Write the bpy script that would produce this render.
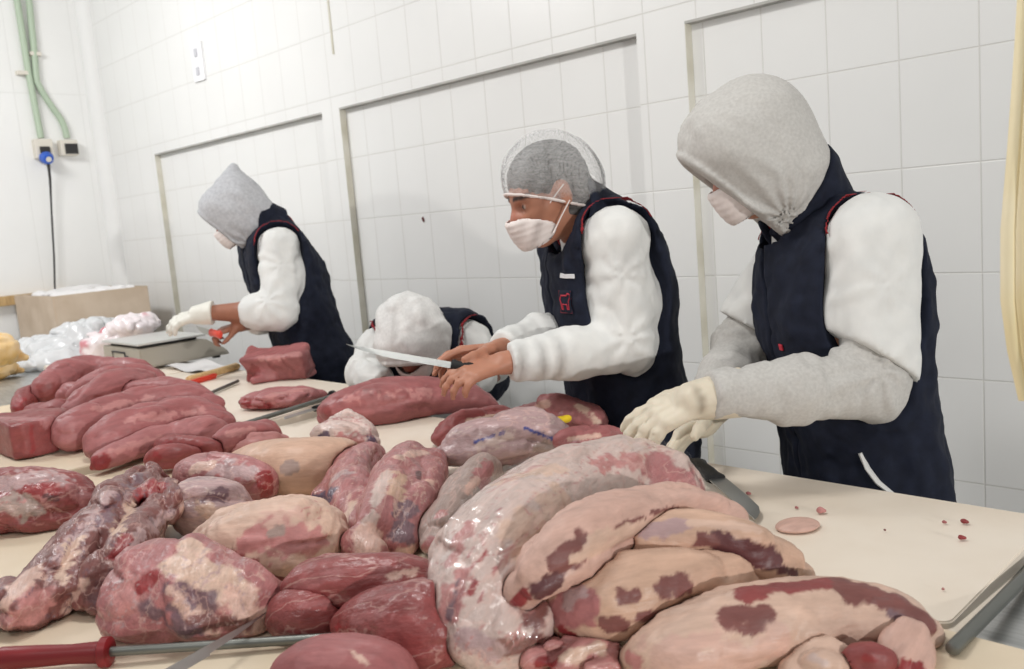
import bpy, bmesh, math, random
import numpy as np
from mathutils import Vector, Matrix
for _o in list(bpy.data.objects): bpy.data.objects.remove(_o)
SC = bpy.context.scene
COL = SC.collection
# ------------------------------------------------------------------ camera
FPX = 898.0
R = np.array([[0.7041102, 0.70535766, -0.08184987],
              [0.03668034, -0.15124187, -0.987816],
              [-0.70914271, 0.69252904, -0.1323637]])      # rows: camera right, down, forward
CAM = np.array([0.0, 0.0, 1.45])
cd = bpy.data.cameras.new('camera'); cam = bpy.data.objects.new('camera', cd); COL.objects.link(cam)
cd.sensor_width = 36.0; cd.lens = FPX * 36.0 / 1024.0; cd.clip_start = 0.02
m = Matrix.Identity(4)
for i in range(3):
    m[i][0] = R[0][i]; m[i][1] = -R[1][i]; m[i][2] = -R[2][i]; m[i][3] = CAM[i]
cam.matrix_world = m
SC.camera = cam
cd.dof.use_dof = True; cd.dof.focus_distance = 1.65; cd.dof.aperture_fstop = 6.3
# ------------------------------------------------------------------ world, lights, exposure
W = bpy.data.worlds.new('room_light'); SC.world = W; W.use_nodes = True
W.node_tree.nodes['Background'].inputs[0].default_value = (1.0, 0.985, 0.96, 1)
W.node_tree.nodes['Background'].inputs[1].default_value = 0.34
def area(name, loc, target, sx, sy, watts, color=(1, 1, 1)):
    l = bpy.data.lights.new(name, 'AREA'); l.shape = 'RECTANGLE'; l.size = sx; l.size_y = sy
    l.energy = watts; l.color = color
    o = bpy.data.objects.new(name, l); COL.objects.link(o); o.location = loc
    o.rotation_euler = (Vector(target) - Vector(loc)).to_track_quat('-Z', 'Y').to_euler()
    return o
area('side_lamp', (5.98, -0.74, 2.0), (-1.6, 1.9, 1.25), 0.11, 0.11, 190, (1, 0.98, 0.95))
area('ceiling_light', (-1.5, 0.75, 2.9), (-1.5, 1.1, 0.9), 0.6, 0.25, 15, (1, 0.98, 0.95))
area('ceiling_light', (-4.4, 0.1, 3.3), (-4.8, 1.9, 1.4), 1.2, 0.4, 50, (1, 1, 1))
area('ceiling_light', (-0.6, -0.8, 2.9), (-1.2, 1.8, 1.0), 1.0, 0.4, 7, (1, 0.98, 0.95))
SC.view_settings.view_transform = 'Standard'; SC.view_settings.look = 'None'
SC.view_settings.gamma = 1.0; SC.view_settings.use_curve_mapping = False
SC.view_settings.exposure = 0.20

# ------------------------------------------------------------------ geometry helpers
def A(*v): return np.array(v, float)
def un(v): v = np.asarray(v, float); return v / np.linalg.norm(v)
def ray(px, py): return R.T @ A(px - 512.0, py - 334.5, FPX)
def P(px, py, d): return CAM + ray(px, py) * (d / FPX)          # a point seen at a pixel, at a given distance
def at(px, py, z):
    r = ray(px, py); return CAM + r * ((z - CAM[2]) / r[2])      # ... on a level
def depth(p): return float(R[2] @ (np.asarray(p) - CAM))
def camdir(x, y, z): return un(R.T @ A(x, y, z))

def pix(V):
    q = (V - CAM) @ R.T; return q[:, :2] / q[:, 2:3] * FPX + A(512.0, 334.5), q[:, 2]

def hash3(ix, iy, iz, seed):
    n = (ix.astype(np.int64) * 374761393 + iy.astype(np.int64) * 668265263 + iz.astype(np.int64) * 2147483647 + seed * 974711) & 0xffffffff
    n = ((n ^ (n >> 13)) * 1274126177) & 0xffffffff
    n = ((n ^ (n >> 15)) * 2246822519) & 0xffffffff
    return ((n ^ (n >> 16)) & 0xffff).astype(np.float32) / 32767.5 - 1.0
def vnoise(p, seed=0):
    fl = np.floor(p); i = fl.astype(np.int64); t = (p - fl).astype(np.float32); t = t * t * (3 - 2 * t)
    x, y, z = i[:, 0], i[:, 1], i[:, 2]; a, b, c = t[:, 0], t[:, 1], t[:, 2]
    def L(u, v, k): return u + (v - u) * k
    h = lambda dx, dy, dz: hash3(x + dx, y + dy, z + dz, seed)
    return L(L(L(h(0,0,0), h(1,0,0), a), L(h(0,1,0), h(1,1,0), a), b), L(L(h(0,0,1), h(1,0,1), a), L(h(0,1,1), h(1,1,1), a), b), c)
def fbm(p, scale, seed=0, octv=3, gain=0.5):
    s = np.zeros(len(p), np.float32); a = 1.0; q = np.asarray(p, float) / scale
    for k in range(octv):
        s += a * vnoise(q + 17.3 * k, seed + k); a *= gain; q = q * 2.03
    return s
def sstep(a, b, x):
    t = np.clip((x - a) / (b - a), 0, 1); return t * t * (3 - 2 * t)

def smin(a, b, k):
    if k <= 0: return np.minimum(a, b)
    h = np.maximum(k - np.abs(a - b), 0) / k
    return np.minimum(a, b) - h * h * k * 0.25
def smax(a, b, k): return -smin(-a, -b, k)
def cap(a, b, ra, rb=None):
    rb = ra if rb is None else rb; a = np.asarray(a, float); b = np.asarray(b, float); ab = b - a; L2 = max(ab @ ab, 1e-9)
    def f(p):
        q = p - a; t = np.clip(q @ ab / L2, 0, 1)
        return np.linalg.norm(q - t[:, None] * ab, axis=1) - (ra + (rb - ra) * t)
    return f
def ecap(a, b, ra, rb, n, sq):
    n = un(n); a = np.asarray(a, float); b = np.asarray(b, float); g = 1.0 / sq - 1.0
    a2 = a + (a @ n) * g * n; b2 = b + (b @ n) * g * n; c = cap(a2, b2, ra, rb); s = sq ** 0.5
    return lambda p: c(p + (p @ n)[:, None] * g * n) * s
def ell(c, ax, r):
    c = np.asarray(c, float); M = np.stack([un(v) for v in ax]) ; r = np.asarray(r, float); m = r.min()
    def f(p):
        q = ((p - c) @ M.T); k0 = np.linalg.norm(q / r, axis=1); k1 = np.linalg.norm(q / (r * r), axis=1)
        return np.where(k0 < 0.05, -m, k0 * (k0 - 1) / np.maximum(k1, 1e-6))
    return f
def box(c, ax, h, r=0.0):
    c = np.asarray(c, float); M = np.stack([un(v) for v in ax]); h = np.asarray(h, float) - r
    def f(p):
        q = np.abs((p - c) @ M.T) - h
        return np.linalg.norm(np.maximum(q, 0), axis=1) + np.minimum(q.max(axis=1), 0) - r
    return f
def plane(p0, n):                     # negative behind the normal
    n = un(n); p0 = np.asarray(p0, float)
    return lambda p: (p - p0) @ n
def union(prims, k=0.02, off=0.0):
    def f(p):
        c = p.mean(axis=0); rad = np.sqrt(((p - c) ** 2).sum(axis=1).max())
        d0 = [q(c[None])[0] for q in prims]; lim = min(d0) + 2.4 * rad + k
        d = None
        for q, v in zip(prims, d0):
            if v > lim: continue
            e = q(p); d = e if d is None else smin(d, e, k)
        return d - off
    return f
def chain(pts, rad):
    return [cap(pts[i], pts[i + 1], rad[i], rad[i + 1]) for i in range(len(pts) - 1)]

def surface(f, lo, hi, h):
    """naive surface nets of f<0 inside a box, evaluated in blocks near the surface"""
    lo = np.asarray(lo, float); hi = np.asarray(hi, float); B = 12
    nb = np.maximum(np.ceil((hi - lo) / (h * B)).astype(int), 1); n = nb * B + 1
    D = np.ones(n, np.float32); half = h * B / 2; hd = half * 1.7321
    loc = np.stack(np.meshgrid(*[np.arange(B + 1)] * 3, indexing='ij'), -1).reshape(-1, 3) * h
    for i in range(nb[0]):
        for j in range(nb[1]):
            for k in range(nb[2]):
                o = lo + A(i, j, k) * (h * B); v = f((o + half)[None])[0]
                s = (slice(i * B, i * B + B + 1), slice(j * B, j * B + B + 1), slice(k * B, k * B + B + 1))
                if abs(v) > hd * 1.25 + 0.03: D[s] = v
                else: D[s] = f(o + loc).reshape(B + 1, B + 1, B + 1)
    D[0] = np.maximum(D[0], 1e-3); D[-1] = np.maximum(D[-1], 1e-3); D[:, 0] = np.maximum(D[:, 0], 1e-3); D[:, -1] = np.maximum(D[:, -1], 1e-3)
    D[:, :, 0] = np.maximum(D[:, :, 0], 1e-3); D[:, :, -1] = np.maximum(D[:, :, -1], 1e-3)
    ins = D < 0; c = np.zeros(n - 1, np.int8)
    off = [(a, b, e) for a in (0, 1) for b in (0, 1) for e in (0, 1)]
    for a, b, e in off: c += ins[a:n[0] - 1 + a, b:n[1] - 1 + b, e:n[2] - 1 + e]
    I = np.argwhere((c > 0) & (c < 8))
    if len(I) == 0: return np.zeros((0, 3)), np.zeros((0, 4), int)
    idx = np.full(n - 1, -1, np.int64); idx[I[:, 0], I[:, 1], I[:, 2]] = np.arange(len(I))
    val = {o: D[I[:, 0] + o[0], I[:, 1] + o[1], I[:, 2] + o[2]] for o in off}
    acc = np.zeros((len(I), 3)); cnt = np.zeros(len(I))
    for o in off:
        for ax in range(3):
            if o[ax] == 0:
                o2 = tuple(1 if q == ax else o[q] for q in range(3)); a, b = val[o], val[o2]
                cr = (a < 0) != (b < 0); t = np.where(cr, a / np.where(cr, a - b, 1), 0)
                pt = np.tile(np.array(o, float), (len(I), 1)); pt[:, ax] = t
                acc += pt * cr[:, None]; cnt += cr
    V = lo + (I + acc / cnt[:, None]) * h; Q = []
    for ax in range(3):
        s0 = [slice(1, n[q] - 1) for q in range(3)]; s0[ax] = slice(0, n[ax] - 1); s1 = list(s0); s1[ax] = slice(1, n[ax])
        a = ins[tuple(s0)]; b = ins[tuple(s1)]
        E = np.argwhere(a != b)
        if len(E) == 0: continue
        base = np.array([s.start for s in s0]); G = E + base
        u, w = [q for q in range(3) if q != ax]
        def ci(du, dw):
            g = G.copy(); g[:, u] += du; g[:, w] += dw; return idx[g[:, 0], g[:, 1], g[:, 2]]
        q = np.stack([ci(-1, -1), ci(0, -1), ci(0, 0), ci(-1, 0)], 1)
        flip = a[tuple(E.T)] == (ax == 1)
        q[flip] = q[flip][:, ::-1]; Q.append(q)
    return V, np.concatenate(Q)

def mesh_obj(name, V, F, mat, parent=None, smooth=True, col=None, grain=None):
    me = bpy.data.meshes.new(name); V = np.asarray(V, np.float64)
    org = A(0, 0, 0)
    if isinstance(F, np.ndarray):
        me.vertices.add(len(V)); me.vertices.foreach_set('co', V.astype(np.float32).ravel())
        k = F.shape[1]; me.loops.add(F.size); me.loops.foreach_set('vertex_index', F.astype(np.int32).ravel())
        me.polygons.add(len(F)); me.polygons.foreach_set('loop_start', np.arange(0, F.size, k, dtype=np.int32))
        me.update(calc_edges=True); me.validate()
    else: me.from_pydata([tuple(v) for v in V], [], [tuple(f) for f in F]); me.update()
    me.polygons.foreach_set('use_smooth', np.full(len(me.polygons), smooth))
    if col is not None:
        at_ = me.color_attributes.new('Col', 'FLOAT_COLOR', 'POINT')
        at_.data.foreach_set('color', np.c_[col, np.ones(len(col))].astype(np.float32).ravel())
    if grain is not None:
        g_ = me.attributes.new('Grain', 'FLOAT_VECTOR', 'POINT'); g_.data.foreach_set('vector', np.asarray(grain, np.float32).ravel())
    me.materials.append(mat)
    o = bpy.data.objects.new(name, me); COL.objects.link(o)
    if parent is not None: o.parent = parent
    return o
def sdf_obj(name, f, lo, hi, h, mat, parent=None, col=None):
    V, F = surface(f, lo, hi, h)
    return mesh_obj(name, V, F, mat, parent, True, None if col is None else col(V))
def tag(o, label=None, cat=None, group=None, kind=None):
    for k, v in (('label', label), ('category', cat), ('group', group), ('kind', kind)):
        if v: o[k] = v
    return o
def empty(name, loc, label, cat, group=None):
    o = bpy.data.objects.new(name, None); COL.objects.link(o); o.location = tuple(loc); o.empty_display_size = 0.05
    return tag(o, label, cat, group)
def adopt(o, root):                       # parent a world-space mesh to an Empty, keeping its place
    o.parent = root; o.matrix_parent_inverse = Matrix.Translation(root.location).inverted(); return o

class MB:
    """bmesh collector: boxes, tubes, lathes and prisms, bevelled"""
    def __init__(s): s.bm = bmesh.new()
    def box(s, c, h, M=None, bev=0.0, seg=2):
        M = np.eye(3) if M is None else M
        g = bmesh.ops.create_cube(s.bm, size=2.0)['verts']
        for v in g: v.co = Vector(tuple(np.asarray(c) + (np.array(v.co) * h) @ M))
        if bev: bmesh.ops.bevel(s.bm, geom=list({e for v in g for e in v.link_edges}), offset=bev, segments=seg, affect='EDGES', profile=0.6)
        return s
    def tube(s, pts, rad, seg=12, sq=1.0, up=(0, 0, 1), caps=True):
        pts = [np.asarray(p, float) for p in pts]; n = len(pts); rad = [rad] * n if np.isscalar(rad) else rad; rings = []
        for i in range(n):
            t = un(pts[min(i + 1, n - 1)] - pts[max(i - 1, 0)]); u = np.cross(t, up)
            if np.linalg.norm(u) < 1e-3: u = np.cross(t, (1, 0, 0))
            u = un(u); w = np.cross(u, t)
            rings.append([s.bm.verts.new(pts[i] + rad[i] * (math.cos(a) * u + sq * math.sin(a) * w)) for a in np.linspace(0, 2 * math.pi, seg, endpoint=False)])
        for a, b in zip(rings, rings[1:]):
            for k in range(seg): s.bm.faces.new((a[k], a[(k + 1) % seg], b[(k + 1) % seg], b[k]))
        if caps: s.bm.faces.new(rings[0][::-1]); s.bm.faces.new(rings[-1])
        return s
    def prism(s, poly, n, t, bev=0.0):                 # outline (3-D, planar) given a thickness along n
        a = [s.bm.verts.new(np.asarray(p, float)) for p in poly]; b = [s.bm.verts.new(np.asarray(p, float) + np.asarray(n) * t) for p in poly]; k = len(a)
        fs = [s.bm.faces.new(a[::-1]), s.bm.faces.new(b)] + [s.bm.faces.new((a[i], a[(i + 1) % k], b[(i + 1) % k], b[i])) for i in range(k)]
        if bev: bmesh.ops.bevel(s.bm, geom=list({e for f in fs for e in f.edges}), offset=bev, segments=2, affect='EDGES')
        return s
    def build(s, name, mat, parent=None, smooth=False, auto=True):
        bmesh.ops.recalc_face_normals(s.bm, faces=s.bm.faces); me = bpy.data.meshes.new(name); s.bm.to_mesh(me); s.bm.free()
        me.materials.append(mat)
        if smooth: me.polygons.foreach_set('use_smooth', np.full(len(me.polygons), True))
        if smooth and auto: me.set_sharp_from_angle(angle=math.radians(40))
        o = bpy.data.objects.new(name, me); COL.objects.link(o)
        if parent is not None: adopt(o, parent)
        return o

# ------------------------------------------------------------------ materials
def lin(r, g, b):
    f = lambda c: (c / 255) / 12.92 if c / 255 <= 0.04045 else ((c / 255 + 0.055) / 1.055) ** 2.4
    return (f(r), f(g), f(b))
def newmat(name, color=(0.8,) * 3, rough=0.5, metal=0.0, spec=0.5, attr=False, coat=0.0, sss=0.0, trans=0.0, alpha=1.0):
    m = bpy.data.materials.new(name); m.use_nodes = True; b = m.node_tree.nodes['Principled BSDF']; i = b.inputs
    i['Base Color'].default_value = (*color, 1); i['Roughness'].default_value = rough; i['Metallic'].default_value = metal
    i['Specular IOR Level'].default_value = spec; i['Coat Weight'].default_value = coat; i['Coat Roughness'].default_value = 0.15
    i['Subsurface Weight'].default_value = sss; i['Subsurface Radius'].default_value = (0.02, 0.008, 0.005); i['Subsurface Scale'].default_value = 0.5
    i['Transmission Weight'].default_value = trans; i['Alpha'].default_value = alpha
    if attr:
        a = m.node_tree.nodes.new('ShaderNodeAttribute'); a.attribute_name = 'Col'; m.node_tree.links.new(a.outputs['Color'], i['Base Color'])
    return m
def nd(m, t, **kw):
    n = m.node_tree.nodes.new(t)
    for k, v in kw.items():
        if k in n.inputs: n.inputs[k].default_value = v
        else: setattr(n, k, v)
    return n
def noise_tex(m, scale, detail=4, stretch=(1, 1, 1), coord='Object'):
    tc = nd(m, 'ShaderNodeTexCoord'); mp = nd(m, 'ShaderNodeMapping', Scale=stretch); n = nd(m, 'ShaderNodeTexNoise', Scale=scale, Detail=detail)
    l = m.node_tree.links; l.new(tc.outputs[coord], mp.inputs[0]); l.new(mp.outputs[0], n.inputs['Vector']); return n
def bump(m, scale, strength, dist=0.002, detail=4, stretch=(1, 1, 1)):
    n = noise_tex(m, scale, detail, stretch); b = nd(m, 'ShaderNodeBump', Strength=strength, Distance=dist); l = m.node_tree.links
    l.new(n.outputs['Fac'], b.inputs['Height']); l.new(b.outputs[0], m.node_tree.nodes['Principled BSDF'].inputs['Normal']); return m
def mottle(m, c1, c2, scale, lo=0.35, hi=0.65, detail=5, stretch=(1, 1, 1)):
    n = noise_tex(m, scale, detail, stretch); r = nd(m, 'ShaderNodeValToRGB'); e = r.color_ramp.elements
    e[0].position = lo; e[1].position = hi; e[0].color = (*c1, 1); e[1].color = (*c2, 1); l = m.node_tree.links
    l.new(n.outputs['Fac'], r.inputs[0]); l.new(r.outputs[0], m.node_tree.nodes['Principled BSDF'].inputs['Base Color']); return m
def math_(m, op, a, b=None):
    n = nd(m, 'ShaderNodeMath', operation=op)
    for k, v in enumerate((a, b)):
        if v is None: continue
        if isinstance(v, (int, float)): n.inputs[k].default_value = v
        else: m.node_tree.links.new(v, n.inputs[k])
    return n.outputs[0]
# ------------------------------------------------------------------ the room
def tile_mat(name, ax, w, h, ox, oz, c, grout, gw=0.0018, soft=0.0012):
    m = newmat(name, c, rough=0.32, spec=0.4); l = m.node_tree.links
    g = nd(m, 'ShaderNodeNewGeometry'); s = nd(m, 'ShaderNodeSeparateXYZ'); l.new(g.outputs['Position'], s.inputs[0])
    def edge(out, size, o):
        f = math_(m, 'FRACT', math_(m, 'DIVIDE', math_(m, 'ADD', out, -o + 100 * size), size))
        return math_(m, 'MULTIPLY', math_(m, 'MINIMUM', f, math_(m, 'SUBTRACT', 1.0, f)), size)
    e = math_(m, 'MINIMUM', edge(s.outputs[ax], w, ox), edge(s.outputs[2], h, oz))
    mr = nd(m, 'ShaderNodeMapRange'); l.new(e, mr.inputs[0]); mr.inputs[1].default_value = gw - soft; mr.inputs[2].default_value = gw + soft
    n = noise_tex(m, 3.0, 5); r = nd(m, 'ShaderNodeMix', data_type='RGBA'); l.new(n.outputs['Fac'], r.inputs['Factor'])
    r.inputs['A'].default_value = (*[v * 0.95 for v in c], 1); r.inputs['B'].default_value = (*[min(v * 1.03, .93) for v in c], 1)
    x = nd(m, 'ShaderNodeMix', data_type='RGBA'); l.new(mr.outputs[0], x.inputs['Factor']); x.inputs['A'].default_value = (*grout, 1); l.new(r.outputs['Result'], x.inputs['B'])
    b = m.node_tree.nodes['Principled BSDF']; l.new(x.outputs['Result'], b.inputs['Base Color'])
    bp = nd(m, 'ShaderNodeBump', Strength=0.5, Distance=0.002); l.new(mr.outputs[0], bp.inputs['Height']); l.new(bp.outputs[0], b.inputs['Normal'])
    return m
M_TILE = tile_mat('wall tile', 0, 0.2, 0.285, -0.80, 1.2, (0.83, 0.83, 0.815), (0.70, 0.69, 0.66))
M_TILE2 = tile_mat('side wall tile', 1, 0.4, 1.27, 2.35, 1.2, (0.83, 0.83, 0.815), (0.74, 0.74, 0.72))
M_PLASTER = mottle(newmat('painted plaster', rough=0.6), (0.78, 0.78, 0.765), (0.82, 0.82, 0.805), 2.5)
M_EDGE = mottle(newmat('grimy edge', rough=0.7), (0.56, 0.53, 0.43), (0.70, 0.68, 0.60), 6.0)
M_FLOOR = mottle(newmat('floor', rough=0.4), (0.36, 0.35, 0.33), (0.45, 0.44, 0.42), 4.0)
XL = -6.32; XR = 1.6; YB = 2.5; ZT = 3.7; RAISE = 0.035; ZP = 2.0
# back wall: the tiled sheet, with the raised columns and the raised band over the sunk panels
mb = MB(); mb.box(((XL + XR) / 2, YB + 0.05, ZT / 2), ((XR - XL) / 2, 0.05, ZT / 2))
tag(mb.build('wall_back', M_TILE), kind='structure')
cols = [(XL, -5.56), (-3.684, -3.541), (-1.83, -1.643)]
mb = MB(); mb.box(((XL + XR) / 2, YB - RAISE / 2, (ZP + ZT) / 2), ((XR - XL) / 2, RAISE / 2, (ZT - ZP) / 2))
for a, b in cols: mb.box(((a + b) / 2, YB - RAISE / 2, ZP / 2), ((b - a) / 2, RAISE / 2, ZP / 2))
tag(mb.build('wall_front_face', M_TILE), kind='structure')
# grimy returns of the raised face (the strips on the left of each panel) and grey strips that paint the shade line under the band
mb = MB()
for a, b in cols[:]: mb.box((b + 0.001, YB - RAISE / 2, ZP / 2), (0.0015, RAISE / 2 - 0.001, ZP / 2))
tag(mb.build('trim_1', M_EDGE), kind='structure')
mb = MB()
for a, b in ((-5.56, -3.684), (-3.541, -1.83), (-1.643, XR)): mb.box(((a + b) / 2, YB - RAISE / 2, ZP - 0.004), ((b - a) / 2, RAISE / 2, 0.004))
tag(mb.build('trim_shade', mottle(newmat('shade line grey', rough=0.8), (0.40, 0.395, 0.37), (0.52, 0.51, 0.48), 8)), kind='structure')
mb = MB(); mb.box((-3.535, YB - RAISE - 0.001, 3.0), (0.006, 0.003, 0.76))
tag(mb.build('trim_3', M_EDGE), kind='structure')
mb = MB(); mb.box((XL - 0.05, 0.0, ZT / 2), (0.05, 2.6, ZT / 2))
tag(mb.build('wall_left', M_TILE2), kind='structure')
mb = MB(); mb.tube([(XL, YB - RAISE, 0), (XL, YB - RAISE, ZT)], 0.075, seg=24); tag(mb.build('trim_4', M_PLASTER, smooth=True), kind='structure')
mb = MB(); mb.box(((XL + XR) / 2, 0.0, -0.05), ((XR - XL) / 2 + .1, 2.6, 0.05)); tag(mb.build('floor', M_FLOOR), kind='structure')
# ------------------------------------------------------------------ tables and cutting boards
M_STEEL = bump(mottle(newmat('stainless steel', rough=0.38, metal=0.9), (0.40, 0.41, 0.41), (0.55, 0.56, 0.56), 12, stretch=(1, 8, 1)), 120, 0.1, 0.0005, stretch=(1, 12, 1))
M_BOARD = bump(mottle(newmat('cutting board plastic', rough=0.42, spec=0.4), lin(230, 216, 198), lin(240, 229, 214), 5, 0.3, 0.7), 60, 0.12, 0.001, stretch=(1, 5, 1))
M_BOARD2 = bump(mottle(newmat('stained cutting board plastic', rough=0.42, spec=0.4), lin(224, 206, 178), lin(236, 222, 200), 4, 0.3, 0.7), 60, 0.12, 0.001, stretch=(1, 5, 1))
def table(x0, x1, y0, y1, zt, label):
    t = empty('work_table', ((x0 + x1) / 2, (y0 + y1) / 2, 0), label, 'table')
    mb = MB(); mb.box(((x0 + x1) / 2, (y0 + y1) / 2, zt - 0.02), ((x1 - x0) / 2, (y1 - y0) / 2, 0.02), bev=0.006); mb.build('tabletop', M_STEEL, t)
    for x in (x0 + 0.08, x1 - 0.08):
        for y in (y0 + 0.08, y1 - 0.08):
            mb = MB(); mb.tube([(x, y, 0.0), (x, y, zt - 0.04)], 0.022, 14); mb.build('leg', M_STEEL, t, True)
    mb = MB(); mb.box(((x0 + x1) / 2, (y0 + y1) / 2, 0.25), ((x1 - x0) / 2 - 0.06, (y1 - y0) / 2 - 0.06, 0.012), bev=0.004); mb.build('shelf', M_STEEL, t)
    return t
ZB = 0.90          # top of the boards
ZS = 0.872         # top of the steel
table(-2.32, 0.02, 0.02, 1.62, ZS, 'grey stainless steel work table under the near boards and the big meat pile')
table(-6.22, -2.335, 0.10, 1.79, ZS, 'long grey stainless steel work table under the far boards, scale and box')
# ------------------------------------------------------------------ people
M_SKIN = newmat('skin', rough=0.5, attr=True, sss=0.08)
def fabric(name, c1, c2, rough=0.9, s=40, b=0.25):
    return bump(mottle(newmat(name, rough=rough, spec=0.2), c1, c2, s, 0.3, 0.7), 900, b, 0.001)
M_NAVY = fabric('navy quilted cloth', lin(23, 27, 40), lin(31, 36, 52), 0.8)
M_GREYMARL = fabric('grey marl jersey', lin(184, 182, 178), lin(198, 196, 192), 0.95, 160)
M_WHITEHOOD = fabric('white jersey', lin(214, 213, 211), lin(228, 227, 225), 0.95, 120)
M_HOODGREY = fabric('pale grey hood cloth', lin(176, 177, 181), lin(196, 197, 200), 0.9, 90)
M_WHITE = fabric('white coat cotton', lin(218, 219, 217), lin(228, 228, 225), 0.85, 20, 0.1)
M_TROUSER = fabric('white trouser cotton', lin(215, 215, 215), lin(228, 228, 228), 0.85, 20, 0.1)
M_BOOT = newmat('white rubber', lin(220, 220, 215), 0.4)
M_RED = newmat('red cloth', lin(140, 25, 35), 0.8)
M_MASK = bump(newmat('face mask paper', lin(232, 222, 218), 0.85), 300, 0.3, 0.001)
M_LATEX = newmat('cream latex', lin(216, 206, 186), 0.5, sss=0.05)
M_WHITEGLOVE = newmat('white glove', lin(226, 224, 214), 0.55)
M_HAIR = bump(mottle(newmat('grey hair', rough=0.6), lin(48, 46, 45), lin(120, 118, 116), 60, 0.3, 0.7, stretch=(1, 1, 4)), 200, 0.8, 0.003)
M_NET = newmat('hairnet film', (0.85, 0.85, 0.85), 0.3, alpha=0.16)
M_BLACK = newmat('black plastic', (0.014, 0.014, 0.015), 0.55, spec=.25)
M_LOGO = newmat('red embroidery', lin(190, 40, 60), 0.7)
M_WTHREAD = newmat('white tape', lin(220, 220, 222), 0.7)

def head_frame(c, F, roll=0.0):
    F = un(F); L = un(np.cross((0, 0, 1), F)); U = np.cross(F, L)
    return np.asarray(c, float), F, L, U
def head_prims(hd):
    c, F, L, U = hd; q = lambda f, l, u: c + F * f + L * l + U * u
    pr = [ell(q(-.009, 0, .025), (F, L, U), (.091, .075, .087)), ell(q(.028, 0, -.042), (F, L, U), (.060, .058, .072)),
          cap(q(.060, .012, -.092), q(.060, -.012, -.092), .022), cap(q(.080, 0, .004), q(.100, 0, -.030), .009, .014),
          cap(q(.088, .012, -.034), q(.088, -.012, -.034), .010), cap(q(.070, -.035, .014), q(.070, .035, .014), .013),
          cap(q(.040, .048, -.02), q(.055, .035, -.028), .02), cap(q(.040, -.048, -.02), q(.055, -.035, -.028), .02),
          cap(q(.082, .018, -.064), q(.082, -.018, -.064), .008), cap(q(.080, .015, -.074), q(.080, -.015, -.074), .009)]
    ears = [ell(q(-.012, s * .076, -.010), (F, L, U), (.018, .008, .031)) for s in (1, -1)]
    eyes = [ell(q(.072, s * .031, -.004), (F, L, U), (.012, .013, .010)) for s in (1, -1)]
    return pr, ears, eyes
def head_sdf(hd):
    pr, ears, eyes = head_prims(hd); c, F, L, U = hd
    a = union(pr, 0.025); b = union(ears, .004); e = union(eyes, 0.002)
    sock = union([ell(c + F * .088 + L * s * .031 - U * .003, (F, L, U), (.016, .018, .010)) for s in (1, -1)], .004)
    def f(p):
        d = smax(a(p), -sock(p), 0.012); d = smin(d, b(p), .006)
        return smin(d, e(p), .003)
    return f
def hand_prims(w, d, n, s, curl=(.25, .35, .4, .45), sc=1.0, spread=0.07, tc=(.55, .75, -.35), grow=0.0):
    """w wrist, d along the hand, n out of its back, s towards the thumb; curls in radians per joint"""
    d = un(d); n = un(n - d * (np.asarray(n) @ d)); s = un(np.cross(d, n)) * (1 if np.cross(d, n) @ s > 0 else -1); out = []
    kn = [(.094, .030), (.098, .010), (.093, -.010), (.084, -.028)]; ln = [.074, .082, .076, .060]
    wr = [.012, .005, -.004, -.013]
    for i in range(4):
        k = w + sc * (d * kn[i][0] + s * kn[i][1]); b = w + sc * (s * wr[i] + d * .005)
        out.append(cap(b, k, .0155 * sc + grow, .0115 * sc + grow))
        a = curl[i]; p = k; ang = a * .8; sp = spread * (1.4 - i)
        for j, (u, r0, r1) in enumerate(((.45, .0098, .0090), (.30, .0088, .0082), (.25, .0080, .0066))):
            v = un(d * math.cos(ang) - n * math.sin(ang) + s * sp); q = p + v * ln[i] * u * sc
            out.append(cap(p, q, r0 * sc + grow, r1 * sc + grow)); p = q; ang += a
    b = w + sc * (d * .022 + s * .022 - n * .004); v = un(d * tc[0] + s * tc[1] + n * tc[2]); v2 = un(d * (tc[0] + .35) + s * (tc[1] - .3) + n * tc[2])
    k1 = b + v * .042 * sc; k2 = k1 + un(v + v2) * .034 * sc; k3 = k2 + v2 * .026 * sc
    out += [cap(w + d * .01, b + v * .012, .016 * sc + grow, .017 * sc + grow), cap(b, k1, .0160 * sc + grow, .0120 * sc + grow), cap(k1, k2, .0112 * sc + grow, .0100 * sc + grow), cap(k2, k3, .0098 * sc + grow, .0075 * sc + grow)]
    return out
def bbox(pts, m): a = np.array([np.asarray(p) for p in pts]); return a.min(0) - m, a.max(0) + m
def band(f, g, r):     # a cord where two surfaces meet
    return lambda p: np.sqrt(f(p) ** 2 + g(p) ** 2) - r
def wrinkle(p, amp, scale, seed, ax=None, st=3.0):
    q = np.asarray(p, float)
    if ax is not None: q = q + (q @ ax)[:, None] * (st - 1) * np.asarray(ax)
    return amp * fbm(q, scale, seed, 2)
def folds(p, amp, scale, seed, ax=None, st=3.0):
    q = np.asarray(p, float)
    if ax is not None: q = q + (q @ ax)[:, None] * (st - 1) * np.asarray(ax)
    v = np.abs(vnoise(q / scale, seed)); return amp * (1 - np.sqrt(v)) * 2 - amp

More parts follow.
